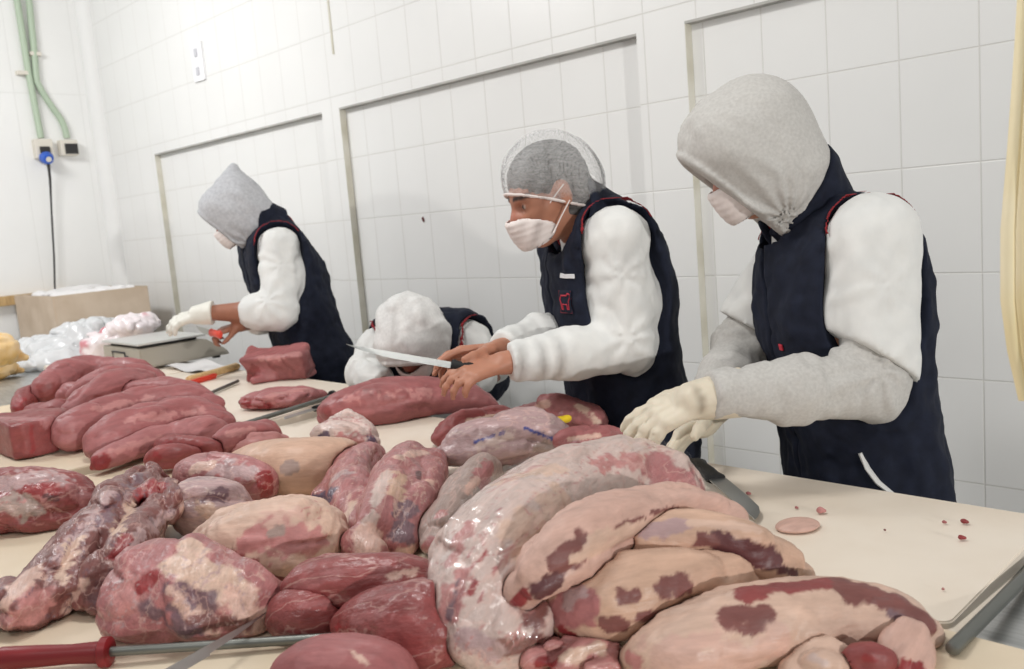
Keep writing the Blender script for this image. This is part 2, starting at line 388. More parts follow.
def pleats(p, c, inner, side, amp, n, rad, seed):     # folds that fan out of a bend
    q = p - c; ang = np.arctan2(q @ side, q @ inner); d2 = (q ** 2).sum(1)
    return amp * np.sin(n * ang + 2.5 * fbm(p, .07, seed, 2)) * np.exp(-d2 / (rad * rad)) * sstep(.02, .075, np.sqrt(d2))
def person(S):
    J = S['J']; f = un(S['f'])
    sL, sR = J['sL'], J['sR']; pel = J['pel']; ch = J['ch']; nk = J['nk']
    lat = un(sL - sR); spine = un(ch - pel); tn = un(np.cross(lat, spine)); tn = tn if tn @ f > 0 else -tn   # torso front
    root = empty('person', (pel[0], pel[1], 0.0), S['label'], 'person', None)
    hd = head_frame(J['head'], S['F']); hc, F, L, U = hd
    hips = {'L': pel + lat * .085 - A(0, 0, .02), 'R': pel - lat * .085 - A(0, 0, .02)}
    flr = .02; fx = un(A(f[0], f[1], 0)); legs = {}
    for s, sg in (('L', 1), ('R', -1)):
        b = S.get('feet', A(0, 0, 0)); hx = hips[s]; ank = A(hx[0] + lat[0] * .03 * sg + b[0], hx[1] + lat[1] * .03 * sg + b[1], .085)
        kn = (hx + ank) / 2 + fx * S.get('knee', .03) + A(0, 0, .0); legs[s] = (hx, kn, ank)
    bend = []
    for s_ in 'LR':
        a, e, w = J['s' + s_], J['e' + s_], J['w' + s_]; u0, u1 = un(a - e), un(w - e); inn_ = un(u0 + u1 + 1e-3); sd_ = un(u0 - u1 - inn_ * ((u0 - u1) @ inn_)); bend.append((e + inn_ * .035, inn_, sd_, a))
    def armfolds(p, amp):
        d = 0
        for c, i_, s_, a in bend: d = d + pleats(p, c, i_, s_, amp, 7, .10, 43) + pleats(p, a - spine * .07 + tn * .03, spine, tn, amp * .8, 7, .10, 44)
        return d
    back = chain([pel, (pel + ch) / 2 - tn * .015, ch, nk], [.1] * 4)
    def torso_prims(g=0.0):
        lo = (pel + ch) / 2
        return [ecap(pel - lat * .06, pel + lat * .06, .135 + g, .135 + g, tn, .82), ecap(pel - lat * .05, lo - lat * .05, .125 + g, .118 + g, tn, .80), ecap(pel + lat * .05, lo + lat * .05, .125 + g, .118 + g, tn, .80),
                ecap(lo - lat * .05, ch - lat * .07, .118 + g, .125 + g, tn, .82), ecap(lo + lat * .05, ch + lat * .07, .118 + g, .125 + g, tn, .82),
                cap(sL - lat * .03 - spine * .01, sR + lat * .03 - spine * .01, .062 + g), cap(ch + lat * .07, sL - lat * .045 - spine * .02, .10 + g, .06 + g), cap(ch - lat * .07, sR + lat * .045 - spine * .02, .10 + g, .06 + g),
                ecap(ch, (ch + nk) / 2, .13 + g, .09 + g, tn, .85), cap((ch + nk) / 2, nk, .085 + g, .058 + g)]
    def arm_prims(s, g=0.0, t=(0, 2)):
        a, e, w = J['s' + s], J['e' + s], J['w' + s]; o = []
        if t[0] == 0: o.append(cap(a, e, .052 + g, .041 + g))
        if t[1] == 2: o += [cap(e, e + (w - e) * .35, .041 + g, .042 + g), cap(e + (w - e) * .35, w, .042 + g, .027 + g)]
        return o
    def leg_prims(s, g=0.0):
        h, k, a = legs[s]; return [cap(h, k, .088 + g, .058 + g), cap(k, k + (a - k) * .35, .056 + g, .060 + g), cap(k + (a - k) * .35, a, .060 + g, .038 + g)]
    def foot_prims(s, g=0.0):
        h, k, a = legs[s]; return [cap(a - A(0, 0, .03) - fx * .03, a + fx * .15 - A(0, 0, .05), .04 + g, .03 + g), cap(a, a - A(0, 0, .04), .042 + g, .044 + g)]
    hands = {s: S['hand' + s] for s in ('L', 'R')}
    bp = torso_prims() + [cap(nk, hc - F * .022 - U * .065, .058, .056)]
    for s in 'LR': bp += arm_prims(s) + leg_prims(s) + foot_prims(s)
    body = union(bp, .035); head = head_sdf(hd)
    hp = {s: hand_prims(J['w' + s], **hands[s]) for s in 'LR'}; hu = union(hp['L'] + hp['R'], .006)
    def fb(p): return smin(smin(body(p), head(p), .02), hu(p), .012)
    allp = [hc, pel, sL, sR, J['eL'], J['eR'], J['wL'] + un(hands['L']['d']) * .2, J['wR'] + un(hands['R']['d']) * .2, legs['L'][2], legs['R'][2], legs['L'][2] + fx * .2, legs['R'][2] + fx * .2]
    lo, hi = bbox(allp, .17); lo[2] = 0.0
    def skin(V):
        base = np.array(lin(*S.get('skin', (188, 136, 112)))); c = np.tile(base, (len(V), 1)); c *= (1 + .07 * fbm(V, .02, 3))[:, None]
        q = V - hc; x, y, z = q @ F, q @ L, q @ U
        red = sstep(.05, .0, np.sqrt((x - .105) ** 2 + y ** 2 + (z + .03) ** 2)); c *= 1 - red[:, None] * A(.0, .22, .2)
        def mix(m, k): c[:] = c * (1 - m[:, None]) + np.array(k) * m[:, None]
        for s in (1, -1):
            mix(sstep(.011, .006, np.sqrt((y - s * .031) ** 2 + ((z + .004) * 1.6) ** 2)) * (x > .06), lin(205, 195, 188))
            mix(sstep(.006, .004, np.sqrt((y - s * .031) ** 2 + (z + .004) ** 2)) * (x > .07), lin(45, 30, 25))
            mix(sstep(.007, .003, np.abs(z - .022 + .12 * np.abs(np.abs(y) - .03))) * (np.abs(y - s * .032) < .022) * (x > .05), lin(55, 40, 35))
        mix(sstep(.012, .007, np.abs(z + .069)) * (np.abs(y) < .024) * (x > .07), lin(150, 85, 80))
        return c
    V, Fq = surface(fb, lo, hi, S.get('h', .0055)); b = mesh_obj('body', V, Fq, M_SKIN, None, True, skin(V)); adopt(b, root)
    def part(name, fn, pts, m, h, mat, parent=root, label=None):
        l, u = bbox(pts, m); V, Q = surface(fn, l, u, h)
        o = mesh_obj(name, V, Q, mat); adopt(o, root)
        if parent is not root: o.parent = parent; o.matrix_parent_inverse = parent.matrix_world.inverted() if False else Matrix.Identity(4)
        if label: o['label'] = label
        return o
    # ---- trousers and boots
    tr = union([q for s in 'LR' for q in leg_prims(s, .022)] + [ecap(pel - lat * .06, pel + lat * .06, .15, .15, tn, .84)], .05)
    part('trousers', lambda p: np.maximum(tr(p) + wrinkle(p, .006, .08, 5), .13 - p[:, 2]), [pel + lat * .2, pel - lat * .2] + [legs[s][2] for s in 'LR'] + [hips['L'], hips['R']], .16, .011, M_TROUSER)
    for s in 'LR':
        bt = union(foot_prims(s, .014) + [cap(legs[s][2], legs[s][1] * .35 + legs[s][2] * .65, .056, .066)], .03)
        part('boot', lambda p: np.maximum(bt(p), .003 - p[:, 2]), [legs[s][2] + fx * .2, legs[s][2] - fx * .05, legs[s][2] + A(0, 0, .2), legs[s][2] - A(0, 0, .07)], .07, .009, M_BOOT)
    # ---- coat with sleeves
    sl = S.get('sleeve', 'long'); cp = torso_prims(.012)
    def sleeve(s, g0=S.get('g0', .020), g1=S.get('g1', .016)):
        a, e, w = J['s' + s], J['e' + s], J['w' + s]
        if sl == 'short': return [cap(a + spine * .004, a + (e - a) * .9, .052 + g0 + .012, .041 + g1 + .022)]
        if sl == 'rolled': m2 = e + (w - e) * .30; return [cap(a, e, .052 + g0, .045 + g1 + .01), cap(e, m2, .045 + g1 + .01, .042 + g1 + .004), cap(e + (w - e) * .2, m2 + (w - e) * .04, .066, .062)]
        return [cap(a, e, .052 + g0, .043 + g1), cap(e, e + (w - e) * .5, .043 + g1, .042 + g1 * .9), cap(e + (w - e) * .5, w - un(w - e) * .012, .041 + g1 * .9, .031 + .012)]
    aL, aR = un(J['eL'] - sL), un(J['eR'] - sR)
    cuts = []
    for s in 'LR':
        a, e, w = J['s' + s], J['e' + s], J['w' + s]
        if sl == 'short': cuts.append((plane(a + (e - a) * S.get('cufft', .82), S.get('cuffn', e - a) if s == 'L' else e - a), a + (e - a) * .85))
        elif sl == 'long': cuts.append((plane(w - un(w - e) * .015, w - e), w))
    coat = union(cp + sleeve('L') + sleeve('R'), .03); hem = S.get('coat_hem', .62); skirt = union([ecap(pel - lat * .06 - A(0, 0, .16), pel + lat * .06 - A(0, 0, .16), .15, .15, tn, .84), ecap(pel - lat * .06 - A(0, 0, .3), pel + lat * .06 - A(0, 0, .3), .18, .18, tn, .82)], .1)
    def fcoat(p):
        d = smin(coat(p), skirt(p), .05) + wrinkle(p, .0065, .075, 11, un(aL + .5 * aR), .45) + wrinkle(p, .003, .03, 12, un(J['wL'] - J['eL']), 1.8) + armfolds(p, .0065)
        d = np.maximum(d, hem - p[:, 2])
        for c, w in cuts: d = np.where(((p - w) ** 2).sum(1) < (.03 if sl == 'short' else .0045), np.maximum(d, c(p)), d)
        return d
    part('coat', fcoat, [sL, sR, J['eL'], J['eR'], J['wL'], J['wR'], pel, nk, pel - A(0, 0, .3) + lat * .1, pel - A(0, 0, .3) - lat * .1], .14, .0075, S.get('coatmat', M_WHITE))
    # ---- hood, or hairnet and hair
    up = U; kind = S.get('hood')
    if kind:
        hb = S.get('hoodback', .0)
        hprims = [cap(hc - F * .02 + U * .036, hc + F * S.get('hfr', .045) + U * .040, .088, .082), ell(hc - F * S.get('hbk', .014) + U * .018, (F, L, U), (.106, .096, .102)), ell(hc - F * (.03 + hb) - U * .05, (F, L, U), (.094, .090, .10)), cap(hc - F * .01 - U * .06, nk + tn * .015 + un(hc - nk) * .01, .088, .078)] + [cap(hc + A(*q[0]) @ np.stack([F, L, U]), hc + A(*q[1]) @ np.stack([F, L, U]), q[2], q[3]) for q in S.get('hoodx', [])]
        hu_ = union(hprims, .06); hn, ho = S['hoodcut']; cut = plane(hc + F * ho[0] + U * ho[1], F * hn[0] + U * hn[1])
        hole = union([ell(hc + F * .11 - U * .05, (F, L, U), (.10, .060, .085))], .01)
        inn = union(head_prims(hd)[0][:2] + head_prims(hd)[0][3:5], .03, .006); sd = S.get('seed', 1)
        def outer(p): return hu_(p) + wrinkle(p, S.get('hf', .0065), .042, 20 + sd, un(-U * .85 - F * .5), .28) + pleats(p, hc - U * .14 + F * .02, U, F, .006, 13, .13, 45)
        def fhood(p):
            o = outer(p); d = smax(o, -(np.minimum(o + .010, 9)), .0); d = np.maximum(o, -smin(inn(p), hole(p), .01)) if S.get('closed') else np.maximum(o, -inn(p))
            d = smax(d, -hole(p), .01); d = np.maximum(d, cut(p))
            return np.maximum(d, -((p - nk) @ un(hc - nk)) - .03)
        rim = band(outer, cut, .007)
        seam = band(outer, plane(hc, L), .0032)
        fh = lambda p: smin(smin(fhood(p), np.maximum(seam(p), cut(p)), .004), np.maximum(rim(p), -((p - nk) @ un(hc - nk))), .004)
        part('hood', fh, [hc, nk, hc + U * .08, hc - F * .1], .15, .005, S['hoodmat'])
    if S.get('hair'):
        hr = union([ell(hc - F * .018 + U * .03, (F, L, U), (.103, .081, .092)), ell(hc - F * .045 - U * .025, (F, L, U), (.066, .076, .075))], .03)
        ck = plane(hc + F * .074 + U * .03, F * .9 - U * .45); er = union([ell(hc - F * .008 + L * s * .08 - U * .02, (F, L, U), (.03, .03, .045)) for s in (1, -1)], .01)
        hm = part('hair', lambda p: smax(smax(hr(p) + folds(p, .003, .012, 31, F, .3), ck(p), .01), -er(p), .01), [hc], .16, .004, M_HAIR)
        nt = union([ell(hc - F * .022 + U * .040, (F, L, U), (.118, .100, .106)), ell(hc - F * .075 - U * .005, (F, L, U), (.078, .092, .082))], .04); c2 = plane(hc + F * .04 - U * .0, un(F * .55 - U * .85))
        npf = lambda p: nt(p) + folds(p, .003, .03, 33, U, .4)
        part('hairnet', lambda p: np.maximum(np.maximum(npf(p), -npf(p) - .0045), c2(p)), [hc], .17, .0042, M_NET, label='clear elasticated hairnet')
        hnet = [c for c in root.children if c.name.startswith('hairnet')][0]
        part('hairnet_band', lambda p: band(npf, c2, .004)(p), [hc], .17, .004, M_MASK, hnet)
    # ---- mask
    if S.get('mask', True):
        q = lambda a, l, u: hc + F * a + L * l + U * u
        base = union(head_prims(hd)[0] + [ell(q(.080, 0, -.056), (F, L, U), (.028, .036, .044)), cap(q(.090, 0, -.030), q(.080, 0, -.095), .010, .014)], .035, .006)
        reg = union([ell(q(.070, 0, -.062), (F, L, U), (.075, .066, .053))], .01)
        def fmask(p):
            d = base(p) + .0007 * np.sin((p - hc) @ U * 420); return smax(np.maximum(d, -d - .007), reg(p), .004)
        mk = part('face_mask', fmask, [q(.07, 0, -.06)], .11, .004, M_MASK)
        for s in (1, -1):
            for u0, u1 in ((-.028, .012), (-.085, -.028)):
                mb = MB(); mb.tube([q(.048, s * .064, u0), q(.018, s * .073, (u0 + u1) / 2), q(-.014, s * .084, u1)], .0018, 6); lp = mb.build('ear_loop', M_MASK, None, True); lp.parent = mk
    # ---- hoodie sleeves over the forearm
    if S.get('grey_sleeves'):
        for s in S['grey_sleeves']:
            a, e, w = J['s' + s], J['e' + s], J['w' + s]
            gs = union([cap(a + (e - a) * .72, e, .058, .060), cap(e, e + (w - e) * .5, .060, .058), cap(e + (w - e) * .5, w - un(w - e) * .0, .058, .040)], .03); cw = plane(w, w - e)
            ax = un(w - e)
            part('jersey_sleeve', lambda p: np.maximum(gs(p) + armfolds(p, .006) + wrinkle(p, .0055, .06, 41, ax, 2.2) + wrinkle(p, .002, .03, 42), cw(p)), [a * .3 + e * .7, e, w], .09, .006, S['sleevemat'])
    # ---- gloves
    for s in S.get('gloves', ''):
        w, e = J['w' + s], J['e' + s]; hn2 = dict(hands[s]); hn2['grow'] = .0022
        gl = union(hand_prims(w, **hn2) + [cap(w + un(hands[s]['d']) * .03, w - un(w - e) * S.get('cuff', .06), .036, .047)], .006); ax = un(w - e)
        part('glove', lambda p: np.maximum(gl(p) + folds(p, .0016, .016, 51, ax, .5), plane(w - ax * S.get('cuff', .06), -ax)(p)), [w - ax * .06, w + un(hands[s]['d']) * .19, w + un(hands[s]['d']) * .1 - un(hands[s]['n']) * .06], .075, .0042, S.get('glovemat', M_LATEX))
    # ---- vest
    g = .034; vt = union(torso_prims(g) + [cap((sL + ch) / 2, (sR + ch) / 2, .115)], .05)
    holes = [union([cap(J['s' + s] + (lat if s == 'L' else -lat) * .012 + spine * .015, J['s' + s] + un(J['e' + s] - J['s' + s]) * .13 + (lat if s == 'L' else -lat) * .03, .088, .098), cap(J['s' + s] + un(J['e' + s] - J['s' + s]) * .1 + (lat if s == 'L' else -lat) * .06, J['e' + s] + (lat if s == 'L' else -lat) * .06, .10, .10)], .03) for s in 'LR']
    hemn = un(spine * .6 + A(0, 0, 1)); hem0 = pel - spine * S.get('vest_hem', .12)
    colax = un(hc - F * .03 - U * .07 - nk); neckhole = union([cap(nk - colax * .10 + tn * .05, nk + colax * .25 + tn * .02, .066, .10)], .01)
    def quilt(p):
        z = (p - pel) @ spine; return .0018 * np.abs(np.sin(z * math.pi / .085)) ** .5 * -1
    def vbase(p): return vt(p) + quilt(p) + wrinkle(p, .007, .06, 61, spine, .5) + wrinkle(p, .004, .03, 62)
    slit = box(ch + tn * .18 - spine * .06, (lat, tn, spine), (.004, .10, .32))
    def fvest(p):
        d = vbase(p)
        for h in holes: d = smax(d, -h(p), .012)
        d = smax(d, -((p - hem0) @ hemn), .014); d = smax(d, -neckhole(p), .006)
        return smax(d, -slit(p), .006)
    top = max(ch @ spine, nk @ spine)
    vpts = [sL, sR, pel + lat * .15, pel - lat * .15, pel - spine * .12, nk, ch]
    vest = part('vest', fvest, vpts, .19, .0065, M_NAVY, label='navy quilted work vest')
    # collar
    cr = S.get('collar', (.096, .102, .085)); c0 = nk - colax * .035 - tn * .006; cc = union([cap(c0, c0 + colax * (.035 + cr[2]), cr[0], cr[1])], 0); ct = plane(c0 + colax * (.035 + cr[2] * .9) , un(colax + tn * S.get('coltilt', .6)))
    def fcol(p):
        d = cc(p) + wrinkle(p, .003, .04, 66); d = np.maximum(d, -d - .016); d = smax(d, ct(p), .008)
        d = smax(d, -((p - c0) @ colax), .0); return smax(d, -slit2(p), .006)
    slit2 = box(c0 + tn * .1 + colax * .05, (lat, tn, colax), (.016, .07, .12))
    part('collar', fcol, [c0, c0 + colax * .12], .12, .005, M_NAVY, vest)
    part('collar_lining', lambda p: smax(smax(np.maximum(cc(p) + .0165, -cc(p) - .021), ct(p) + .006, .0), -slit2(p), .003), [c0, c0 + colax * .12], .12, .0045, M_RED, vest, label='red collar lining')
    for h, s in zip(holes, 'LR'):
        part('armhole_piping', lambda p: np.maximum(band(vbase, lambda q: h(q) - .001, .0026)(p), .03 - (p - J['s' + s]) @ spine), [J['s' + s], J['s' + s] - spine * .15, J['s' + s] + spine * .08], .14, .0042, M_RED, vest, label='dark red piping')
    return dict(root=root, vest=vest, tn=tn, lat=lat, spine=spine, vb=vbase, hc=hc, F=F, L=L, U=U, ch=ch, pel=pel, nk=nk, col=colax)
def surf_pt(fn, p, d, n=40):          # march a ray to a surface
    p = np.asarray(p, float).copy(); d = un(d)
    for _ in range(n):
        v = float(fn(p[None])[0]); p += d * v * .8
        if abs(v) < .0005: break
    return p
def patch(fn, px, py, d0, w, h, name, mat, parent, off=.0015, thick=.003, label=None):
    """a small stitched patch lying on a garment: a grid dropped onto the surface and given thickness"""
    c = surf_pt(fn, P(px, py, d0), ray(px, py)); e = 1e-3
    n = un(A(*[float(fn((c + e * v)[None])[0] - fn((c - e * v)[None])[0]) for v in np.eye(3)])); x = un(np.cross((0, 0, 1), n)); y = np.cross(n, x)
    nx, ny = 9, 9; V = []
    for j in range(ny):
        for i in range(nx):
            q = c + x * w * (i / (nx - 1) - .5) + y * h * (j / (ny - 1) - .5) + n * .03; q = surf_pt(fn, q, -n); V.append(q + n * off)
    V += [v + n * thick for v in V]; N = nx * ny; Fs = []
    for j in range(ny - 1):
        for i in range(nx - 1):
            a = j * nx + i; q = (a, a + 1, a + nx + 1, a + nx); Fs += [tuple(N + k for k in q), q[::-1]]
    rim = [i for i in range(nx)] + [nx - 1 + nx * j for j in range(1, ny)] + [N - 1 - i for i in range(1, nx)] + [nx * j for j in range(ny - 2, 0, -1)]
    for a, b in zip(rim, rim[1:] + rim[:1]): Fs.append((a, b, N + b, N + a))
    o = mesh_obj(name, V, Fs, mat); o.parent = parent
    if label: o['label'] = label
    return o, c, n, x, y
def cordline(fn, c, n, x, y, pts, r, name, mat, parent):
    mb = MB(); L3 = []
    for u, v in pts:
        q = surf_pt(fn, c + x * u + y * v + n * .03, -n); L3.append(q + n * .004)
    mb.tube(L3, r, 6); o = mb.build(name, mat, None, True); o.parent = parent; return o

down = A(0, 0, -1)
W3 = person(dict(label='hooded worker nearest the camera, grey hood, navy vest, white short sleeves over grey', f=A(-.5, -.87, 0), F=camdir(-.86, .46, .14), seed=2,
    J=dict(head=P(757, 154, 1.84), nk=P(806, 216, 1.88), ch=P(838, 312, 1.89), pel=P(862, 470, 1.95), sL=P(872, 240, 1.72), sR=P(802, 244, 2.05), eL=P(872, 386, 1.70), wL=P(709, 394, 1.64), eR=P(740, 350, 2.08), wR=P(712, 412, 1.88)),
    handL=dict(d=camdir(-.86, .40, .12), n=camdir(-.20, -.80, -.55), s=camdir(-.3, .0, .9), curl=(.22, .28, .34, .42), sc=1.04), handR=dict(d=camdir(-.75, .6, -.2), n=camdir(-.3, -.8, .5), s=camdir(-.3, 0, -.9), curl=(.4, .45, .5, .5)),
    hood=1, hoodmat=M_GREYMARL, hoodcut=((.9, -.42), (.108, 0)), hoodback=-.012, hbk=-.004, hfr=.058, hoodx=[((.02, 0, .05), (-.03, 0, .06), .085, .075)], closed=True, sleeve='short', cuffn=camdir(-.53, .85, 0), cufft=.80, grey_sleeves='LR', sleevemat=M_GREYMARL, gloves='LR', vest_hem=.17, h=.0055, feet=A(0, .02, 0)))
W2 = person(dict(label='worker in clear hairnet and face mask holding a long knife, navy vest with logo', f=A(-.55, -.84, 0), F=camdir(-.80, .42, -.28), seed=3, skin=(176, 122, 98),
    J=dict(head=P(546, 193, 2.18), nk=P(590, 226, 2.25), ch=P(608, 296, 2.30), pel=P(632, 425, 2.38), sL=P(617, 238, 2.12), sR=P(572, 238, 2.46), eL=P(628, 345, 2.14), wL=P(503, 363, 2.05), eR=P(575, 330, 2.42), wR=P(500, 350, 2.13)),
    handL=dict(d=camdir(-.84, .22, -.40), n=camdir(-.15, -.80, -.55), s=camdir(-.2, -.2, .9), curl=(.42, .46, .50, .55), sc=.94), handR=dict(d=camdir(-.95, .1, -.1), n=camdir(-.2, -.9, .3), s=camdir(-.3, 0, -.9), curl=(.35, .4, .45, .5)),
    hair=1, sleeve='long', vest_hem=.13, h=.0055))
W1 = person(dict(label='worker farthest away by the scale, pale grey hood and rolled white sleeves', f=A(-.6, -.8, 0), F=camdir(-.80, .52, -.05), seed=4, skin=(158, 106, 84),
    J=dict(head=P(237, 212, 3.58), nk=P(267, 228, 3.63), ch=P(286, 276, 3.65), pel=P(316, 358, 3.71), sL=P(279, 246, 3.47), sR=P(262, 244, 3.81), eL=P(278, 311, 3.43), wL=P(205, 313, 3.41), eR=P(266, 314, 3.68), wR=P(240, 325, 3.46)),
    handL=dict(d=camdir(-.95, .25, .0), n=camdir(-.2, -.85, -.5), s=camdir(-.2, 0, .9), curl=(.3, .35, .4, .45)), handR=dict(d=camdir(-.9, .3, -.2), n=camdir(-.2, -.9, -.3), s=camdir(-.3, 0, -.9), curl=(.8, .85, .9, .9), sc=.85),
    hood=1, hoodmat=M_HOODGREY, hoodcut=((.93, -.30), (.098, 0)), hoodx=[((-.06, 0, .09), (-.085, 0, .15), .05, .02)], sleeve='rolled', gloves='L', glovemat=M_WHITEGLOVE, cuff=.03, vest_hem=.11, h=.007))
W0 = person(dict(label='worker bent low over the table in a white hood, face down, between two standing workers', f=A(.1, -1, 0), F=camdir(-.12, .88, -.45), seed=5, skin=(150, 100, 82),
    J=dict(head=P(411, 336, 2.86), nk=P(424, 340, 2.99), ch=P(432, 352, 3.12), pel=P(446, 378, 3.40), sL=P(474, 343, 3.0), sR=P(375, 349, 3.03), eL=P(493, 366, 2.93), wL=P(466, 384, 2.83), eR=P(361, 374, 2.95), wR=P(386, 386, 2.84)),
    handL=dict(d=camdir(-.8, .3, -.5), n=camdir(0, -1, 0), s=camdir(-1, 0, 0), curl=(.3, .35, .4, .45)), handR=dict(d=camdir(.8, .3, -.5), n=camdir(0, -1, 0), s=camdir(1, 0, 0)),
    hood=1, hoodmat=M_WHITEHOOD, hf=.008, hoodcut=((.86, -.5), (.085, -.02)), g0=.012, g1=.008, sleeve='long', vest_hem=.12, h=.007))
# ------------------------------------------------------------------ boards
ZF = .912          # top of the boards on the far table
def bd(x0, x1, y0, y1, z0, z1, label, mat=None, r=.006):
    mb = MB(); mb.box(((x0 + x1) / 2, (y0 + y1) / 2, (z0 + z1) / 2), ((x1 - x0) / 2, (y1 - y0) / 2, (z1 - z0) / 2))
    ve = [e for e in mb.bm.edges if abs(e.verts[0].co.z - e.verts[1].co.z) > .01]
    bmesh.ops.bevel(mb.bm, geom=ve, offset=.018, segments=5, affect='EDGES', profile=.5)
    bmesh.ops.bevel(mb.bm, geom=[e for e in mb.bm.edges if abs(e.verts[0].co.z - e.verts[1].co.z) < .001 and len(e.link_faces) == 2 and e.calc_face_angle() > 1], offset=.0022, segments=3, affect='EDGES')
    return tag(mb.build('cutting_board', mat or M_BOARD, None, True), label, 'cutting board', 'cutting boards on the work tables')
bd(-1.415, -.397, 1.105, 1.56, ZS, ZB, 'large cream cutting board in front of the hooded worker nearest the camera')
bd(-.90, -.06, .56, 1.092, ZS, ZB, 'yellowish cutting board at the bottom right under the fat-covered front cut', M_BOARD2)
bd(-2.30, -1.43, 1.02, 1.575, ZS, ZB, 'cream cutting board in front of the worker with the long knife')
bd(-2.30, -.925, .20, 1.0, ZS, ZB, 'cream cutting board under the red-handled sharpening steel at the front left', M_BOARD2)
bd(-3.62, -2.345, .30, 1.13, ZS, ZF, 'far cream cutting board under the row of long lean cuts', M_BOARD2)
bd(-3.62, -2.345, 1.145, 1.74, ZS, ZF, 'far cream cutting board under the lean block and the flat slice')
bd(-4.66, -3.64, 1.38, 1.76, ZS, ZF, 'farthest cutting board under the platform scale')
# ------------------------------------------------------------------ meat
KC = {k: np.array(lin(*v)) * .90 for k, v in dict(lean=(162, 97, 97), lean2=(144, 72, 71), dark=(100, 58, 60), red=(148, 54, 56), fat=(214, 182, 164), pinkfat=(212, 174, 160), silver=(184, 154, 154),
      purple=(122, 92, 100), tan=(206, 170, 148), white=(208, 184, 176), brown=(126, 78, 74), pink=(190, 130, 127), violet=(98, 80, 98), blue=(70, 76, 140), yellow=(226, 186, 90), grey=(168, 146, 138), rose=(172, 110, 110)).items()}
def meat_mat(name, rough, coat, bs, bstr, fib=.12, vein=0.0):
    """flesh: the mesh carries lean and fat; fibres run along the cut (Grain attribute), with a fine mottling and thin pale veins"""
    m = newmat(name, rough=rough, attr=True, spec=0.45, coat=coat); t = m.node_tree; l = t.links; b = t.nodes['Principled BSDF']; a = [n for n in t.nodes if n.type == 'ATTRIBUTE'][0]
    g = nd(m, 'ShaderNodeAttribute', attribute_name='Grain')
    def tex(sx, sc, det): mp = nd(m, 'ShaderNodeMapping', Scale=(sx, 1, 1)); l.new(g.outputs['Vector'], mp.inputs[0]); n = nd(m, 'ShaderNodeTexNoise', Scale=sc, Detail=det); l.new(mp.outputs[0], n.inputs['Vector']); return n.outputs['Fac']
    f1, f2, f3 = tex(.10, 220, 4), tex(.6, 60, 6), tex(.35, 22, 5)
    mix = math_(m, 'ADD', math_(m, 'MULTIPLY', f1, .5), math_(m, 'MULTIPLY', f2, .5)); mr = nd(m, 'ShaderNodeMapRange'); l.new(mix, mr.inputs[0])
    for k, v in enumerate((.3, .7, 1 - fib * 1.6, 1 + fib * 1.6)): mr.inputs[k + 1].default_value = v
    v = nd(m, 'ShaderNodeVectorMath', operation='SCALE'); l.new(a.outputs['Color'], v.inputs[0]); l.new(mr.outputs[0], v.inputs['Scale']); out = v.outputs[0]
    if vein:
        rg = math_(m, 'ABSOLUTE', math_(m, 'SUBTRACT', f3, .5)); w = nd(m, 'ShaderNodeMapRange'); l.new(rg, w.inputs[0])
        for k, q in enumerate((.004, .022, vein, 0.0)): w.inputs[k + 1].default_value = q
        x = nd(m, 'ShaderNodeMix', data_type='RGBA'); l.new(w.outputs[0], x.inputs['Factor']); l.new(out, x.inputs['A']); x.inputs['B'].default_value = (*lin(214, 176, 166), 1); out = x.outputs['Result']
    l.new(out, b.inputs['Base Color'])
    h = math_(m, 'ADD', math_(m, 'MULTIPLY', f2, 1.0), math_(m, 'MULTIPLY', f3, 1.6)); h = math_(m, 'ADD', h, math_(m, 'MULTIPLY', f1, .25))
    bp = nd(m, 'ShaderNodeBump', Strength=bstr, Distance=.004); l.new(h, bp.inputs['Height']); l.new(bp.outputs[0], b.inputs['Normal'])
    if coat: l.new(bp.outputs[0], b.inputs['Coat Normal'])
    rr = nd(m, 'ShaderNodeMapRange'); l.new(f3, rr.inputs[0])
    for k, q in enumerate((.3, .7, rough - .1, rough + .15)): rr.inputs[k + 1].default_value = q
    l.new(rr.outputs[0], b.inputs['Roughness'])
    return m
M_LEAN = meat_mat('lean meat', .46, .0, 90, .45, .09, .0)
M_WET = meat_mat('wet membrane', .36, .22, 70, .9, .14, .32)
M_FAT = meat_mat('fat', .48, .0, 60, .55, .07, .0)
M_WRAP = meat_mat('meat under cling film', .32, .35, 45, .8, .08, .35)
DONE = []
SEED = [0]; LAST = [None]
def spine(pts, zb):
    o = []
    for q in pts:
        px, py, r = q[:3]; dz = q[3] if len(q) > 3 else 0.0; z = zb + .05
        for _ in range(6):
            c = at(px, py, z); rr = r * depth(c) / FPX; z = zb + rr * .82 + dz
        c = at(px, py, z); o.append((c, r * depth(c) / FPX))
    if len(o) < 3: return o
    Q = np.array([[*c, r] for c, r in o]); Q = np.vstack([2 * Q[0] - Q[1], Q, 2 * Q[-1] - Q[-2]]); R2 = []
    for i in range(1, len(Q) - 2):
        for t in (0, 1 / 3, 2 / 3):
            a, b, c, d = Q[i - 1:i + 3]; R2.append(.5 * (2 * b + (c - a) * t + (2 * a - 5 * b + 4 * c - d) * t * t + (3 * b - a - 3 * c + d) * t ** 3))
    R2.append(Q[-2]); return [(q[:3], max(q[3], .003)) for q in R2]
